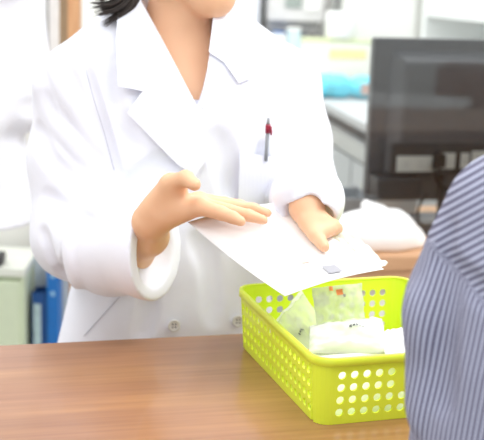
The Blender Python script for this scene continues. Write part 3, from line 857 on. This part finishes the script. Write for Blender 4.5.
# the customer's body, hair, trousers and shoes
kf = Field((CX - .30, .86, .80), (CX + .30, 1.52, 1.60), .005)
ch = (CX, CYY + .02, 1.45)
cq = face(kf, ch, R(180) + R(4), R(6), .95)
kf.cone((CX, CYY, 1.24), (CX, CYY + .01, 1.40), .052, .050, .03)
kf.cone((CX, CYY, 1.22), (CX, CYY, .95), .07, .09, .03)
for s, sh_, el_, hn in ((-1, SC, EC, HL), (1, np.array((CX + .20, CYY, 1.19)), np.array((CX + .245, CYY, 1.02)), HR)):
    hd = np.array((hn[0], 1.355, .922))
    kf.cone((CX, CYY, 1.2), sh_, .04, .036, .02); kf.cone(sh_, el_, .036, .032, .02); kf.cone(el_, hn, .032, .022, .02)
    kf.cone(hn, hd, .021, .017, .012)
    for i in range(4):
        k = hd + np.array([s * (.022 - .015 * i), .012, .0]); kf.cone(hd, k, .016, .010, .006)
        kf.chain([k, k + np.array([0, .030, .003]), k + np.array([0, .052 - .004 * abs(i - 1), -.006])], (.009, .0082, .0068), .002)
    kf.chain([hd + np.array([-s * .01, -.01, 0]), hd + np.array([-s * .034, .012, -.003]), hd + np.array([-s * .036, .034, -.006])], (.012, .010, .008), .004)
field_obj('body', kf, M_skin, cu, 1)
eyes(cq, cu, M_iris, .95)
gf = Field((CX - .14, .92, 1.30), (CX + .14, 1.26, 1.62), .006)
gf.ell(cq(0, .012, .018), (.082, .098, .090), .01, rz=R(184)); gf.cone(cq(-.05, .05, -.02), cq(.05, .05, -.02), .045, .045, .03)
gf.ell(cq(0, -.085, -.045), (.066, .06, .085), .015, op='sub')
field_obj('hair', gf, mat('grey_hair', (120, 118, 116), .6, .3, var=.2, vscale=80), cu, 1)
gf = Field((CX - .24, .92, 0), (CX + .24, 1.26, .95), .010)
for s in (-1, 1): gf.chain([(CX + s * .08, CYY, .84), (CX + s * .09, CYY, .48), (CX + s * .09, CYY - .01, .08)], (.10, .072, .058), .02)
field_obj('trousers', gf, M_trous, cu)
for s in (-1, 1):
    x = CX + s * .09; gf = Field((x - .07, .92, 0), (x + .07, 1.30, .13), .006)
    gf.chain([(x, CYY - .04, .038), (x, CYY + .13, .032)], (.038, .034), .02); gf.cone((x, CYY - .01, .05), (x, CYY - .01, .09), .036, .036, .02)
    field_obj('shoe', gf, M_black, cu)

# ------------------------------------------------------------------ coworker at the left
cw = thing('person', 'coworker in a white tunic cut off at the left edge behind the pharmacist', 'person', (-.735, 2.62, 0))
WX, WY = -.735, 2.62
wf = Field((-1.12, 2.30, .80), (-.38, 2.88, 1.56), .007)
wprof = [(.80, .285, .17, 0), (1.0, .255, .15, 0), (1.2, .21, .135, 0), (1.36, .19, .12, 0), (1.44, .14, .09, 0), (1.48, .08, .07, 0), (1.56, .07, .07, 0)]
wf.func(torso_fn(WX, WY, 0, wprof, .845, 1.51, 2.4), (-1.12, 2.30, .80), (-.38, 2.88, 1.56), .001)
for s in (-1, 1):
    wf.chain([(WX + s * .15, WY, 1.40), (WX + s * .225, WY, 1.36), (WX + s * .258, WY - .01, 1.12), (WX + s * .07, WY - .20, 1.10)], (.055, .064, .060, .048), .03)
wf.cone((WX, WY, 1.46), (WX, WY, 1.58), .062, .062, .003, 'sub')
def wfold(pts, w, dp):
    hp = [(wf.hit(q[0], q[1], 0, 2.2, 3.0), ray(q[0], q[1])) for q in spline([(x, y, 0) for x, y in pts], 5)]
    hp = [h - d * (w - dp) for h, d in hp if h is not None]
    for a, b in zip(hp, hp[1:]):
        if np.linalg.norm(a - b) < .1: wf.cone(a, b, w, w, w * .8, 'sub')
wfold([(0, 12), (16, 9), (32, 2)], .02, .008); wfold([(0, 112), (18, 111), (40, 108)], .02, .005); wfold([(10, 20), (14, 120), (8, 240)], .02, .006)
field_obj('tunic', wf, M_coat2, cw, 6)
wk = Field((-1.06, 2.30, .98), (-.40, 2.86, 1.82), .007)
wq = face(wk, (WX, WY, 1.66), R(-20), R(5), 1.0)
wk.cone((WX, WY, 1.42), (WX, WY, 1.60), .056, .052, .03)
for s in (-1, 1):
    hd = np.array((WX - s * .01, WY - .24 + s * .025, 1.10 + s * .03)); wk.cone((WX + s * .07, WY - .20, 1.10), hd, .026, .026, .01)
    wk.cone((WX, WY, 1.42), (WX + s * .2, WY, 1.38), .04, .04, .01); wk.cone((WX + s * .2, WY, 1.38), (WX + s * .25, WY - .01, 1.12), .035, .03, .01); wk.cone((WX + s * .25, WY - .01, 1.12), (WX + s * .07, WY - .20, 1.10), .03, .024, .01)
field_obj('body', wk, M_skin, cw, 1)
eyes(wq, cw, M_iris)
gf = Field((WX - .14, 2.46, 1.50), (WX + .14, 2.80, 1.84), .007)
gf.ell(wq(0, .012, .018), (.082, .098, .090), .01, rz=R(-20)); gf.ell(wq(0, -.085, -.045), (.066, .06, .085), .015, op='sub')
field_obj('hair', gf, M_hair, cw, 1)
gf = Field((WX - .22, 2.46, 0), (WX + .22, 2.78, .95), .010)
for s in (-1, 1): gf.chain([(WX + s * .08 - .02, WY, .90), (WX + s * .09 - .02, WY, .48), (WX + s * .09 - .02, WY, .08)], (.10, .068, .055), .02)
field_obj('trousers', gf, M_coat2, cw)
for s in (-1, 1):
    x = WX + s * .09 - .02; gf = Field((x - .07, 2.36, 0), (x + .07, 2.76, .13), .008)
    gf.chain([(x, WY + .05, .038), (x, WY - .13, .032)], (.038, .034), .02); gf.cone((x, WY, .05), (x, WY, .09), .036, .036, .02)
    field_obj('shoe', gf, M_shoe, cw)

# ------------------------------------------------------------------ desk, monitor, bag (furniture turned like the counter)
DY = CY
ey = np.array([-math.sin(DY), math.cos(DY), 0]); ex_ = np.array([math.cos(DY), math.sin(DY), 0])
dp = P(400, 256, 2.62)
dz = dp[2]
dt = thing('desk', 'light wooden desk behind the basket carrying the monitor', 'desk', (dp[0], dp[1], 0), DY)
boxo('desk_top', (-.16, 0, dz - .036), (1.5, .50, dz), M_desk, dt, .004)
for x in (-.12, 1.42):
    for y in (.03, .40): boxo('leg', (x, y, 0), (x + .04, y + .04, dz - .036), M_midgrey, dt)
boxo('apron', (-.15, .006, dz - .075), (1.49, .02, dz - .036), M_desk, dt, .001); boxo('front_panel', (-.14, .022, .03), (1.48, .034, dz - .036), M_white, dt, .001)
def desk_pt(px, py, back):
    """a spot on the desk top: along a pixel ray, at the given distance behind its front edge"""
    n = np.array([-math.sin(DY), math.cos(DY), 0]); d = ray(px, py); t = ((dp + n * back - CAM) @ n) / (d @ n); return CAM + d * t

mb = desk_pt(440, 200, .26)
mo = thing('computer_monitor', 'black computer monitor seen from behind on the wooden desk', 'monitor', (mb[0], mb[1], dz), DY + R(-3))
def ml(px, py, back=.0):
    """local x, z of the monitor's back plane at a pixel"""
    a = DY + R(-3); n = np.array([-math.sin(a), math.cos(a), 0]); o = np.array([mb[0], mb[1], dz]) + n * back
    d = ray(px, py); t = ((o - CAM) @ n) / (d @ n); p = CAM + d * t - o; return p @ np.array([math.cos(a), math.sin(a), 0]), p[2]
x0, zt_ = ml(375.5, 38); _, zb_ = ml(368, 201)
x1 = x0 + .56
def panel(name, pts, y0, y1, m, inset=.0, parent=mo, bev=.004):
    bm = bmesh.new(); a = [bm.verts.new((x, y1, z)) for x, z in pts]
    cx = sum(p[0] for p in pts) / len(pts); cz = sum(p[1] for p in pts) / len(pts)
    b = [bm.verts.new((x + (cx - x) * 0 + inset * (1 if x < cx else -1), y0, z + inset * (1 if z < cz else -1))) for x, z in pts]
    n = len(pts); bm.faces.new(a); bm.faces.new(b[::-1])
    for i in range(n): bm.faces.new((a[i], b[i], b[(i + 1) % n], a[(i + 1) % n]))
    bmesh.ops.recalc_face_normals(bm, faces=bm.faces)
    bmesh.ops.bevel(bm, geom=bm.edges[:], offset=bev, segments=2, affect='EDGES')
    return bm_obj(name, bm, m, parent)
panel('screen_frame', [(x0, zb_), (x1, zb_), (x1, zt_), (x0, zt_)], 0, .035, M_hazed)
boxo('screen', (x0 + .015, .034, zb_ + .02), (x1 - .015, .037, zt_ - .015), mat('screen_glass', (20, 22, 26), .1), mo, .001)
hx0, hz1 = ml(390, 49); hx1 = x1 - (hx0 - x0); _, hz0 = ml(393, 176)
panel('rear_housing', [(hx0, hz0), (hx1, hz0), (hx1, hz1), (hx0, hz1)], -.045, .004, M_hazed, .028, bev=.004)
rx0, rz1 = ml(385, 143, -.045); _, rz0 = ml(385, 176, -.045)
panel('rear_ledge', [(rx0 + .012, rz0), (hx1 - .02, rz0), (hx1 - .02, rz1), (rx0 + .012, rz1)], -.056, -.040, M_black, .004)
for a_, b_, c_, d_ in ((397, 156, 436, 174), (441, 153, 468, 171), (472, 151, 498, 168)):
    la, lz = ml(a_, b_, -.056); lb, lz2 = ml(c_, d_, -.056)
    lab = boxo('label_sticker', (la, -.0585, lz2 + .006), (lb, -.0555, lz), M_label, mo, .001)
    for k, (u, v) in enumerate(((.15, .55), (.15, .3), (.5, .6), (.5, .3), (.78, .45))):
        ux = la + (lb - la) * u; uz = lz2 + .006 + (lz - lz2 - .006) * v
        boxo('printed_line', (ux, -.0592, uz), (ux + (lb - la) * .16, -.0584, uz + .0022), mat('light_ink', (186, 186, 186), .7), lab, 0)
bx0, bz1 = ml(378, 179, -.075); bx1, bz0 = ml(421, 199, -.075)
boxo('hinge_housing', (bx0, -.075, bz0), (bx1, .0, bz1), M_black, mo, .006)
nx0, _ = ml(443, 200, -.02); nx1, _ = ml(456, 200, -.02)
boxo('stand_neck', (nx0 - .006, -.03, .012), (nx1 + .006, .008, hz0 + .03), M_hazed, mo, .006)
bm = bmesh.new(); lathe(bm, [(.12, 0), (.12, .008), (.112, .013), (.02, .018)], 40, Matrix.Translation(((nx0 + nx1) / 2, .0, 0))); bm_obj('stand_base', bm, M_hazed, mo, True)
def cable(name, pts, r, m, parent=mo):
    bm = bmesh.new(); tube(bm, spline(pts, 8), r, 8); return bm_obj(name, bm, m, parent, True, world=True)
def MP(px, py, back): 
    a = DY + R(-3); n = np.array([-math.sin(a), math.cos(a), 0]); d = ray(px, py); o = np.array([mb[0], mb[1], dz]) + n * back; t = ((o - CAM) @ n) / (d @ n); return CAM + d * t
cable('power_cable', [MP(438, 152, -.06), MP(434, 166, -.08), MP(437, 180, -.09), MP(446, 190, -.08), MP(458, 200, -.05)], .0042, M_cable)
cable('video_cable', [MP(427, 194, -.06), MP(420, 204, -.065), MP(418, 214, -.07), MP(420, 224, -.08), MP(430, 226, -.07), MP(440, 224, -.03)], .0032, M_cable)
boxo('plug', *(lambda c: ((c[0] - .012, -.085, c[1] - .02), (c[0] + .012, -.055, c[1] + .012)))(ml(438, 158, -.06)), M_cable, mo, .003)
boxo('plug', *(lambda c: ((c[0] - .006, -.062, c[1] - .03), (c[0] + .006, -.052, c[1] + .02)))(ml(458, 160, -.06)), M_cable, mo, .002)

# white crinkled bag on the desk
def blob(px, py, back): return desk_pt(px, py, back)
bb = desk_pt(378, 236, .12)
bag = thing('plastic_bag', 'white tied plastic bag lying on the desk below the monitor', 'bag', (bb[0], bb[1], dz))
bg = Field(np.array([bb[0] - .18, bb[1] - .14, dz - .003]), np.array([bb[0] + .18, bb[1] + .22, dz + .20]), .005)
def q3(px, py, back, up=0): 
    p = desk_pt(px, py, back); return p
bg.chain([q3(338, 231, .085), q3(362, 234, .085), q3(392, 234, .085), q3(412, 240, .085)], (.036, .050, .052, .030), .03)
bg.cone(q3(412, 240, .085), q3(428, 247, .085), .022, .008, .02)
bg.cone(q3(380, 225, .085), q3(374, 214, .085), .016, .020, .012); bg.cone(q3(374, 214, .085), q3(366, 205, .08), .016, .013, .008)
bg.cone(q3(370, 206, .085), q3(382, 210, .085), .010, .012, .008)
bg.func(lambda X, Y, Z: Z - dz - .001 + 0 * X + 0 * Y, bg.lo, [a[-1] for a in bg.ax], .002, 'sub')
o = field_obj('pouch', bg, mat('white_film_bag', (250, 250, 250), .45, .3, var=.005, bump=.35, bscale=28), bag, 2)

# things at the back of the desk
a = desk_pt(414, 246, .39)
wb_ = thing('storage_box', 'white storage box behind the monitor stand on the desk', 'box', (a[0], a[1], dz), DY)
boxo('box_body', (-.11, 0, 0), (.0, .10, .085), M_white, wb_, .003); boxo('lid', (-.113, -.003, .085), (.003, .103, .105), M_grey, wb_, .003)
a = desk_pt(332, 246, .38)
wb_ = thing('storage_tray', 'grey tray at the back of the desk left of the white box', 'tray', (a[0], a[1], dz), DY)
bm = bmesh.new(); box(bm, (-.08, 0, 0), (.10, .10, .008)); box(bm, (-.08, 0, 0), (-.074, .10, .06)); box(bm, (.094, 0, 0), (.10, .10, .06)); box(bm, (-.08, .094, 0), (.10, .10, .06)); box(bm, (-.08, 0, 0), (.10, .006, .05)); bm_obj('tray_body', bm, M_midgrey, wb_)

# ------------------------------------------------------------------ clear partition in front of the monitor
M_ac = bpy.data.materials.new('clear_acrylic'); M_ac.use_nodes = True
_n = M_ac.node_tree.nodes; _l = M_ac.node_tree.links; _n.remove(_n['Principled BSDF'])
_t = _n.new('ShaderNodeBsdfTransparent'); _t.inputs['Color'].default_value = (.97, .985, .985, 1); _g = _n.new('ShaderNodeBsdfGlossy'); _g.inputs['Roughness'].default_value = .02
_fr = _n.new('ShaderNodeFresnel'); _fr.inputs['IOR'].default_value = 1.5; _mx = _n.new('ShaderNodeMixShader')
_l.new(_fr.outputs[0], _mx.inputs[0]); _l.new(_t.outputs[0], _mx.inputs[1]); _l.new(_g.outputs[0], _mx.inputs[2]); _l.new(_mx.outputs[0], _n['Material Output'].inputs['Surface'])
pa = desk_pt(320, 256, .165)
ap = thing('acrylic_partition', 'clear acrylic partition standing on the desk in front of the monitor', 'partition', (pa[0], pa[1], dz), DY)
boxo('clear_panel', (0, 0, .004), (1.15, .004, .62), M_ac, ap, 0)
for x in (.20, 1.05): boxo('foot', (x, -.028, 0), (x + .012, .06, .012), M_ac, ap, .001)

# ------------------------------------------------------------------ worktop with drawers behind, packages and equipment
e0, e1 = P(318, 99, 4.5), None
d1 = ray(372, 127); t1 = (e0[2] - CAMZ) / d1[2]; e1 = CAM + d1 * t1
vv = e0 - e1; WYAW = math.atan2(vv[1], vv[0])
wt = thing('drawer_counter', 'grey drawer counter with a white worktop running back behind the monitor', 'counter', (e1[0], e1[1], 0), WYAW)
hh = e0[2]
# local: x runs away along the front edge, y negative to the right (depth)
boxo('worktop', (-.27, -.62, hh - .03), (1.1, .0, hh), M_grey, wt, .004)
boxo('shadow_gap', (-.25, -.58, hh - .075), (1.08, -.03, hh - .03), mat('gap_shade', (84, 86, 88), .6), wt, 0)  # shade under the worktop edge, put in as a dark grey strip
boxo('carcass', (-.25, -.60, .0), (1.08, -.022, hh - .075), M_grey, wt, .002)
boxo('top_rail', (-.25, -.022, hh - .135), (1.08, -.004, hh - .08), mat('rail_grey', (190, 192, 190), .5), wt, .002)
for i, x in enumerate((-.24, .24, .70)):
    dr = boxo('door', (x, -.022, hh - .44), (x + (.46, .44, .37)[i], -.006, hh - .145), M_grey, wt, .003)
    bm = bmesh.new(); lathe(bm, [(.012, 0), (.016, .012), (.012, .02)], 16, Matrix.Translation((x + (.40, .38, .30)[i], -.006, hh - .24)) @ Matrix.Rotation(-PI / 2, 4, 'X')); bm_obj('knob', bm, M_midgrey, dr, True)
boxo('door_sticker', (.04, -.0045, hh - .235), (.07, -.003, hh - .20), mat('yellow_sticker', (236, 226, 90), .5), wt, 0)
boxo('lower_ledge', (-.25, -.022, 0), (1.08, .16, hh - .50), M_midgrey, wt, .003)
def on_top(px, py):
    d = ray(px, py); return CAM + d * ((hh - CAMZ) / d[2])
def pillow(name, label, a, L, Wd_, Hh, rz, m, group=None, marks=()):
    t = thing(name, label, 'packet', (a[0], a[1], a[2] + .001), rz, group)
    bm = bmesh.new(); bmesh.ops.create_grid(bm, x_segments=16, y_segments=12, size=.5)
    top = bm.verts[:]
    r_ = bmesh.ops.extrude_face_region(bm, geom=bm.faces[:]); new = set(v for v in r_['geom'] if isinstance(v, bmesh.types.BMVert))
    for v in bm.verts:
        u, w = v.co.x * 2, v.co.y * 2; e = max(0, (1 - u ** 4) * (1 - w ** 4)) ** .5
        z = Hh * (.5 + (.5 if v in new else -.5) * (.25 + .75 * e)) + .006 * noise.noise(Vector((u * 3, w * 3, Hh * 99)))
        v.co = Vector((v.co.x * L * (1 - .04 * (1 - e)), v.co.y * Wd_, max(0, z)))
    bmesh.ops.recalc_face_normals(bm, faces=bm.faces); bm_obj('wrapper', bm, m, t, True)
    return t
a = on_top(330, 97); pillow('wipes_packet', 'teal wrapped packet on the worktop, the left of the two beside the monitor', a, .15, .14, .085, R(8), M_teal, 'teal packets on the worktop')
t = pillow('wipes_packet', 'teal wrapped packet on the worktop, the one touching the monitor edge', on_top(368, 98), .15, .14, .08, R(-4), M_teal, 'teal packets on the worktop')
boxo('label_patch', (-.03, -.074, .02), (.02, -.069, .06), mat('peach_print', (190, 160, 150), .6), t, .002)
a = on_top(340, 84)
sd = thing('box', 'white upright box with a pale yellow print and green top edge behind the teal packets', 'box', (a[0], a[1] + .06, hh), R(6))
boxo('box_body', (-.16, 0, 0), (.14, .09, .17), mat('pale_box', (240, 240, 232), .5), sd, .004)
boxo('top_edge', (-.162, -.003, .165), (.142, .093, .178), mat('green_edge', (214, 224, 180), .5), sd, .003)
boxo('printed_patch', (-.05, -.003, .10), (.11, -.001, .14), M_yel, sd, .001)
# round white lamp-like dispenser on the box
a2 = P(334, 32, 4.95)
ds = thing('paper_roll', 'round white roll resting on the box in the background', 'roll', (a[0] + .0, a[1] + .12, hh + .1785))
bm = bmesh.new(); lathe(bm, [(.02, .0), (.064, .004), (.066, .01), (.066, .105), (.06, .112), (.022, .114), (.02, .06)], 32); bm_obj('roll', bm, M_white, ds, True)

# instrument at the upper middle, standing on a side bench
z_b = P(300, 62, 5.2)[2]
bq = P(292, 62, 5.15)
bench = thing('side_bench', 'white side bench against the back wall behind the shoulder', 'bench', (bq[0], bq[1], 0), 0)
boxo('bench_top', (-.125, -.05, z_b - .03), (.14, .45, z_b), M_white, bench, .004); boxo('bench_body', (-.115, 0, 0), (.12, .44, z_b - .03), M_grey, bench, .004)
ins = thing('lab_instrument', 'pale grey instrument with a dark display on the bench behind the shoulder', 'instrument', (bq[0], bq[1] + .12, z_b), R(4))
def il(px, py): 
    p = P(px, py, bq[1] + .12); return p[0] - bq[0], p[2] - z_b
a0, a1 = il(268, 14), il(325, 0)
boxo('cabinet', (a0[0], .0, a0[1] - .03), (a1[0], .28, a0[1] + .32), mat('instrument_grey', (206, 206, 206), .5), ins, .01)
boxo('display', (il(285, 5)[0], -.006, a0[1] + .03), (il(302, 5)[0], .0, a0[1] + .16), mat('display_grey', (150, 160, 156), .3), ins, .002)
boxo('front_plate', (il(306, 5)[0], -.006, a0[1] + .02), (il(319, 5)[0], .0, a0[1] + .2), M_white, ins, .002)
boxo('base_slot', (a0[0] + .0, .02, a0[1] - .07), (a1[0] - .02, .26, a0[1] - .03), mat('slot_grey', (150, 150, 150), .5), ins, .003)
boxo('stand_leg', (il(303, 30)[0], .03, 0), (il(307, 30)[0], .24, a0[1] - .07), M_midgrey, ins, .002)
boxo('stand_leg', (il(270, 30)[0], .03, 0), (il(273, 30)[0], .24, a0[1] - .07), M_midgrey, ins, .002)
def small(name, label, cat, px0, px1, ytop, yb, m, part='body', dd=0.04, dep=.1):
    D = bq[1] + dd; p0 = P(px0, yb, D); p1 = P(px1, yb, D); tp = P(px0, ytop, D)
    t = thing(name, label, cat, ((p0[0] + p1[0]) / 2, D, z_b), 0); w = (p1[0] - p0[0]) / 2
    boxo('box_body', (-w, 0, 0), (w, dep, max(.02, tp[2] - z_b)), m, t, .004); return t, w, tp[2] - z_b
t, w_, h_ = small('carton', 'small blue and white carton under the instrument', 'box', 272, 285, 33, 46, M_blue)
boxo('white_band', (-w_ - .001, -.001, h_ * .62), (w_ + .001, .101, h_ * .98), M_white, t, .001)
t, w_, h_ = small('carton', 'pale blue carton under the instrument, right of the blue one', 'box', 287, 300, 30, 44, mat('ice_blue', (200, 224, 232), .5), dep=.06); boxo('lid', (-w_ - .002, -.002, h_), (w_ + .002, .062, h_ + .008), M_white, t, .002)

# bluish cabinet door panel behind the neck and the pillar and shelf at the right
a = P(228, 0, 5.3)
cb = thing('tall_cabinet', 'pale blue-grey tall cabinet behind the shoulder left of the instrument', 'cabinet', (a[0], 5.35, 0), 0)
boxo('cabinet_body', (-.24, 0, 0), (.14, .42, 1.9), mat('blue_grey', (226, 231, 240), .5), cb, .004)
dd_ = boxo('door', (-.235, -.02, .05), (.135, 0, 1.88), mat('blue_grey', (226, 231, 240), .5), cb, .003); boxo('handle', (.09, -.04, .95), (.10, -.02, 1.1), M_midgrey, dd_, .003)
a = P(425, 20, 4.9)
struct('wall_pillar', (a[0] - .30, 5.35, 0), (a[0] + .02, 5.8, 2.7), M_wall)
wr = P(426, 10, 4.4)
sh = thing('shelf_unit', 'white shelf unit at the upper right beyond the monitor', 'shelf', (wr[0], wr[1], 0), R(-62))
zz = wr[2]
boxo('shelf_board', (0, 0, zz - .022), (.85, .36, zz + .022), M_white, sh, .003)
boxo('back_panel', (0, .36, hh + .002), (.85, .38, zz + .6), mat('panel_grey', (205, 211, 212), .5), sh, .002)
boxo('side_panel', (-.02, 0.0, hh + .002), (.0, .38, zz + .6), M_white, sh, .002)
boxo('side_panel', (.85, 0, hh + .002), (.87, .38, zz + .6), M_white, sh, .002)
boxo('shelf_board', (0, 0, hh + .002), (.85, .36, hh + .03), M_white, sh, .003)

# ------------------------------------------------------------------ left background
a = P(69, 20, 3.1)
po = thing('wooden_post', 'wooden post with a darker left strip behind the shoulder at the left', 'post', (a[0], 3.1, 0), 0)
wl = P(59, 20, 3.1)[0] - a[0]; wm = P(67.5, 20, 3.1)[0] - a[0]; wr_ = P(79, 20, 3.1)[0] - a[0]
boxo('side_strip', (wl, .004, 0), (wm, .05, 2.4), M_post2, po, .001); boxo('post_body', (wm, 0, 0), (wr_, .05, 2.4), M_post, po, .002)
a = P(54, 20, 3.2)
dw = thing('folding_screen', 'white panel with grey edge between the coworker and the wooden post', 'panel', (a[0], 3.2, 0), 0)
s0, s1_, s2_ = P(46, 20, 3.2)[0] - a[0], P(49, 20, 3.2)[0] - a[0], P(61, 20, 3.2)[0] - a[0]
boxo('panel_board', (s1_, 0, .0), (s2_ + .004, .03, 2.2), mat('bright_panel', (252, 252, 252), .6), dw, .002); boxo('edge_strip', (s0 + .004, -.002, .0), (s1_, .03, 2.2), mat('strip_grey', (196, 198, 200), .5), dw, .002)
boxo('panel_board', (s0 - .5, .01, .0), (s0, .03, 2.2), M_wall, dw, .002)
# low pale green cabinet, black device on it, file boxes
lz = P(10, 268, 2.95)[2]
rx = P(28, 300, 2.95)[0]
gc = thing('low_cabinet', 'pale green metal cabinet at the lower left behind the counter', 'cabinet', (rx - .262, 2.95, 0), 0)
boxo('cabinet_body', (-.25, .01, 0), (.25, .21, lz - .022), M_green, gc, .003); boxo('top_board', (-.255, -.005, lz - .022), (.255, .215, lz), mat('pale_top', (232, 236, 226), .4), gc, .003)
dd_ = boxo('drawer', (-.24, -.004, lz - .25), (.24, .012, lz - .035), M_green, gc, .003); boxo('handle', (-.05, -.018, lz - .12), (.05, -.004, lz - .105), M_midgrey, dd_, .002)
dd_ = boxo('drawer', (-.24, -.004, lz - .48), (.24, .012, lz - .26), M_green, gc, .003); boxo('handle', (-.05, -.018, lz - .36), (.05, -.004, lz - .345), M_midgrey, dd_, .002)
bd = thing('desk_phone', 'small black device on the pale green cabinet at the left edge', 'device', (P(-6, 270, 2.99)[0], 2.985, lz), 0)
bm = bmesh.new(); box(bm, (-.05, -.03, 0), (.027, .03, .028), .006); bm_obj('device_body', bm, M_black, bd); boxo('handset', (-.045, -.02, .028), (-.01, .025, .040), M_black, bd, .008)
# low shelf with blue boxes
lx0, lx1 = P(29, 330, 3.0)[0], P(64, 330, 3.0)[0]
bz = P(45, 372, 3.0)[2]
ls = thing('low_shelf', 'low grey shelf holding the blue file boxes by the wooden post', 'shelf', (lx0, 2.98, 0), 0)
boxo('shelf_board', (0, 0, bz - .02), (lx1 - lx0, .11, bz), M_grey, ls, .002); boxo('back_panel', (0, .098, bz), (lx1 - lx0, .11, P(40, 252, 3.05)[2]), mat('panel_blue_grey', (196, 206, 212), .5), ls, .001)
boxo('side_panel', (0, 0, 0), (.012, .10, bz - .02), M_grey, ls, .002); boxo('side_panel', (lx1 - lx0 - .012, 0, 0), (lx1 - lx0, .10, bz - .02), M_grey, ls, .002)
f1a, f1b, f1t = P(32, 300, 3.0)[0], P(46.5, 300, 3.0)[0], P(38, 293, 3.0)[2]
fb = thing('file_box', 'short dark blue file box with papers on the low shelf', 'file box', ((f1a + f1b) / 2, 3.0, bz + .0005), 0); w_ = (f1b - f1a) / 2
bm = bmesh.new(); box(bm, (-w_, 0, 0), (w_, .003, f1t - bz), .001); box(bm, (-w_, 0, 0), (-w_ + .002, .06, f1t - bz + .0), .0005); box(bm, (w_ - .002, 0, 0), (w_, .06, f1t - bz), .0005); box(bm, (-w_, .057, 0), (w_, .06, f1t - bz), .001); box(bm, (-w_, 0, 0), (w_, .06, .003), .001)
bm_obj('box_body', bm, M_navy, fb)
bm = bmesh.new(); box(bm, (-w_ + .004, -.0015, .02), (w_ - .014, .0, f1t - bz - .03), .0005); o = bm_obj('front_label', bm, mat('pale_label', (176, 200, 206), .5, var=.2, vscale=40), fb)
f2a, f2b, f2t = P(47, 280, 3.0)[0], P(58.5, 280, 3.0)[0], P(52, 262, 3.0)[2]
fb = thing('file_box', 'tall bright blue file box beside the wooden post', 'file box', ((f2a + f2b) / 2, 2.995, bz + .0005), 0); w_ = (f2b - f2a) / 2
boxo('box_body', (-w_, 0, 0), (w_, .07, f2t - bz), M_blue, fb, .002)
for z_ in (.86, .70): boxo('spine_mark', (-w_ * .3, -.001, (f2t - bz) * z_), (w_ * .4, .0, (f2t - bz) * z_ + .012), mat('pale_blue_print', (150, 196, 226), .5), fb, 0)

# ------------------------------------------------------------------ customer side of the room: unseen objects added for their reflections in the partition
def mirror(px, py, t):
    n = np.array([-math.sin(DY), math.cos(DY), 0]); d = ray(px, py); k = ((pa - CAM) @ n) / (d @ n); p = CAM + d * k
    r2 = d - 2 * (d @ n) * n; return p + r2 * t
m0, m1 = mirror(462, 150, 2.6), mirror(462, 70, 2.6)
ca = math.atan2(m0[1] - pa[1], m0[0] - pa[0])
bx_ = thing('reflected_cabinet', 'brown cabinet added across the room to reflect at the right in the clear partition', 'cabinet', (m0[0], m0[1], 0), ca - PI / 2)
bx_w = .30
boxo('cabinet_body', (-bx_w, 0, 0), (.14, .4, m1[2]), mat('brown_laminate', (132, 84, 50), .5, .3), bx_, .004)
dd_ = boxo('door', (-bx_w + .01, -.018, .05), (.13, 0, m1[2] - .02), mat('brown_laminate_door', (146, 96, 60), .5, .3), bx_, .003); boxo('handle', (-bx_w + .05, -.03, m1[2] - .2), (-bx_w + .06, -.018, m1[2] - .1), M_metal, dd_, .002)
m2, m3 = mirror(400, 105, 2.0), mirror(400, 99, 2.0)
tb_ = thing('reflected_table', 'white side table added across the room to reflect as a pale band in the clear partition', 'table', (m2[0], m2[1], 0), ca - PI / 2)
boxo('table_top', (-.24, -.02, m2[2] - .03), (.24, .40, m2[2]), M_white, tb_, .003)
for x in (-.20, .17):
    for y in (.02, .34): boxo('leg', (x, y, 0), (x + .03, y + .03, m2[2] - .03), M_midgrey, tb_)

# ------------------------------------------------------------------ light
w = bpy.data.worlds.new('world'); sc.world = w; w.use_nodes = True
w.node_tree.nodes['Background'].inputs['Color'].default_value = (.96, .98, 1, 1)
w.node_tree.nodes['Background'].inputs['Strength'].default_value = 1.2
def area(loc, size, e, rot=(0, 0, 0), col=(1, .99, .97), sy=None):
    l = bpy.data.lights.new('ceiling_lamp', 'AREA'); l.shape = 'RECTANGLE'; l.size = size; l.size_y = sy or size; l.energy = e; l.color = col
    o = bpy.data.objects.new('ceiling_lamp', l); C.objects.link(o); o.location = loc; o.rotation_euler = rot; return o
area((.9, 1.0, 2.65), 1.2, 16, sy=.6)
area((-.4, .3, 2.65), 1.4, 14, sy=.6)
area((1.1, 1.9, 2.65), 1.2, 30, sy=.6)
area((0, 4.3, 2.65), 1.6, 45, sy=1.0)
area((-1.6, 2.3, 2.65), 1.2, 20, sy=.6)
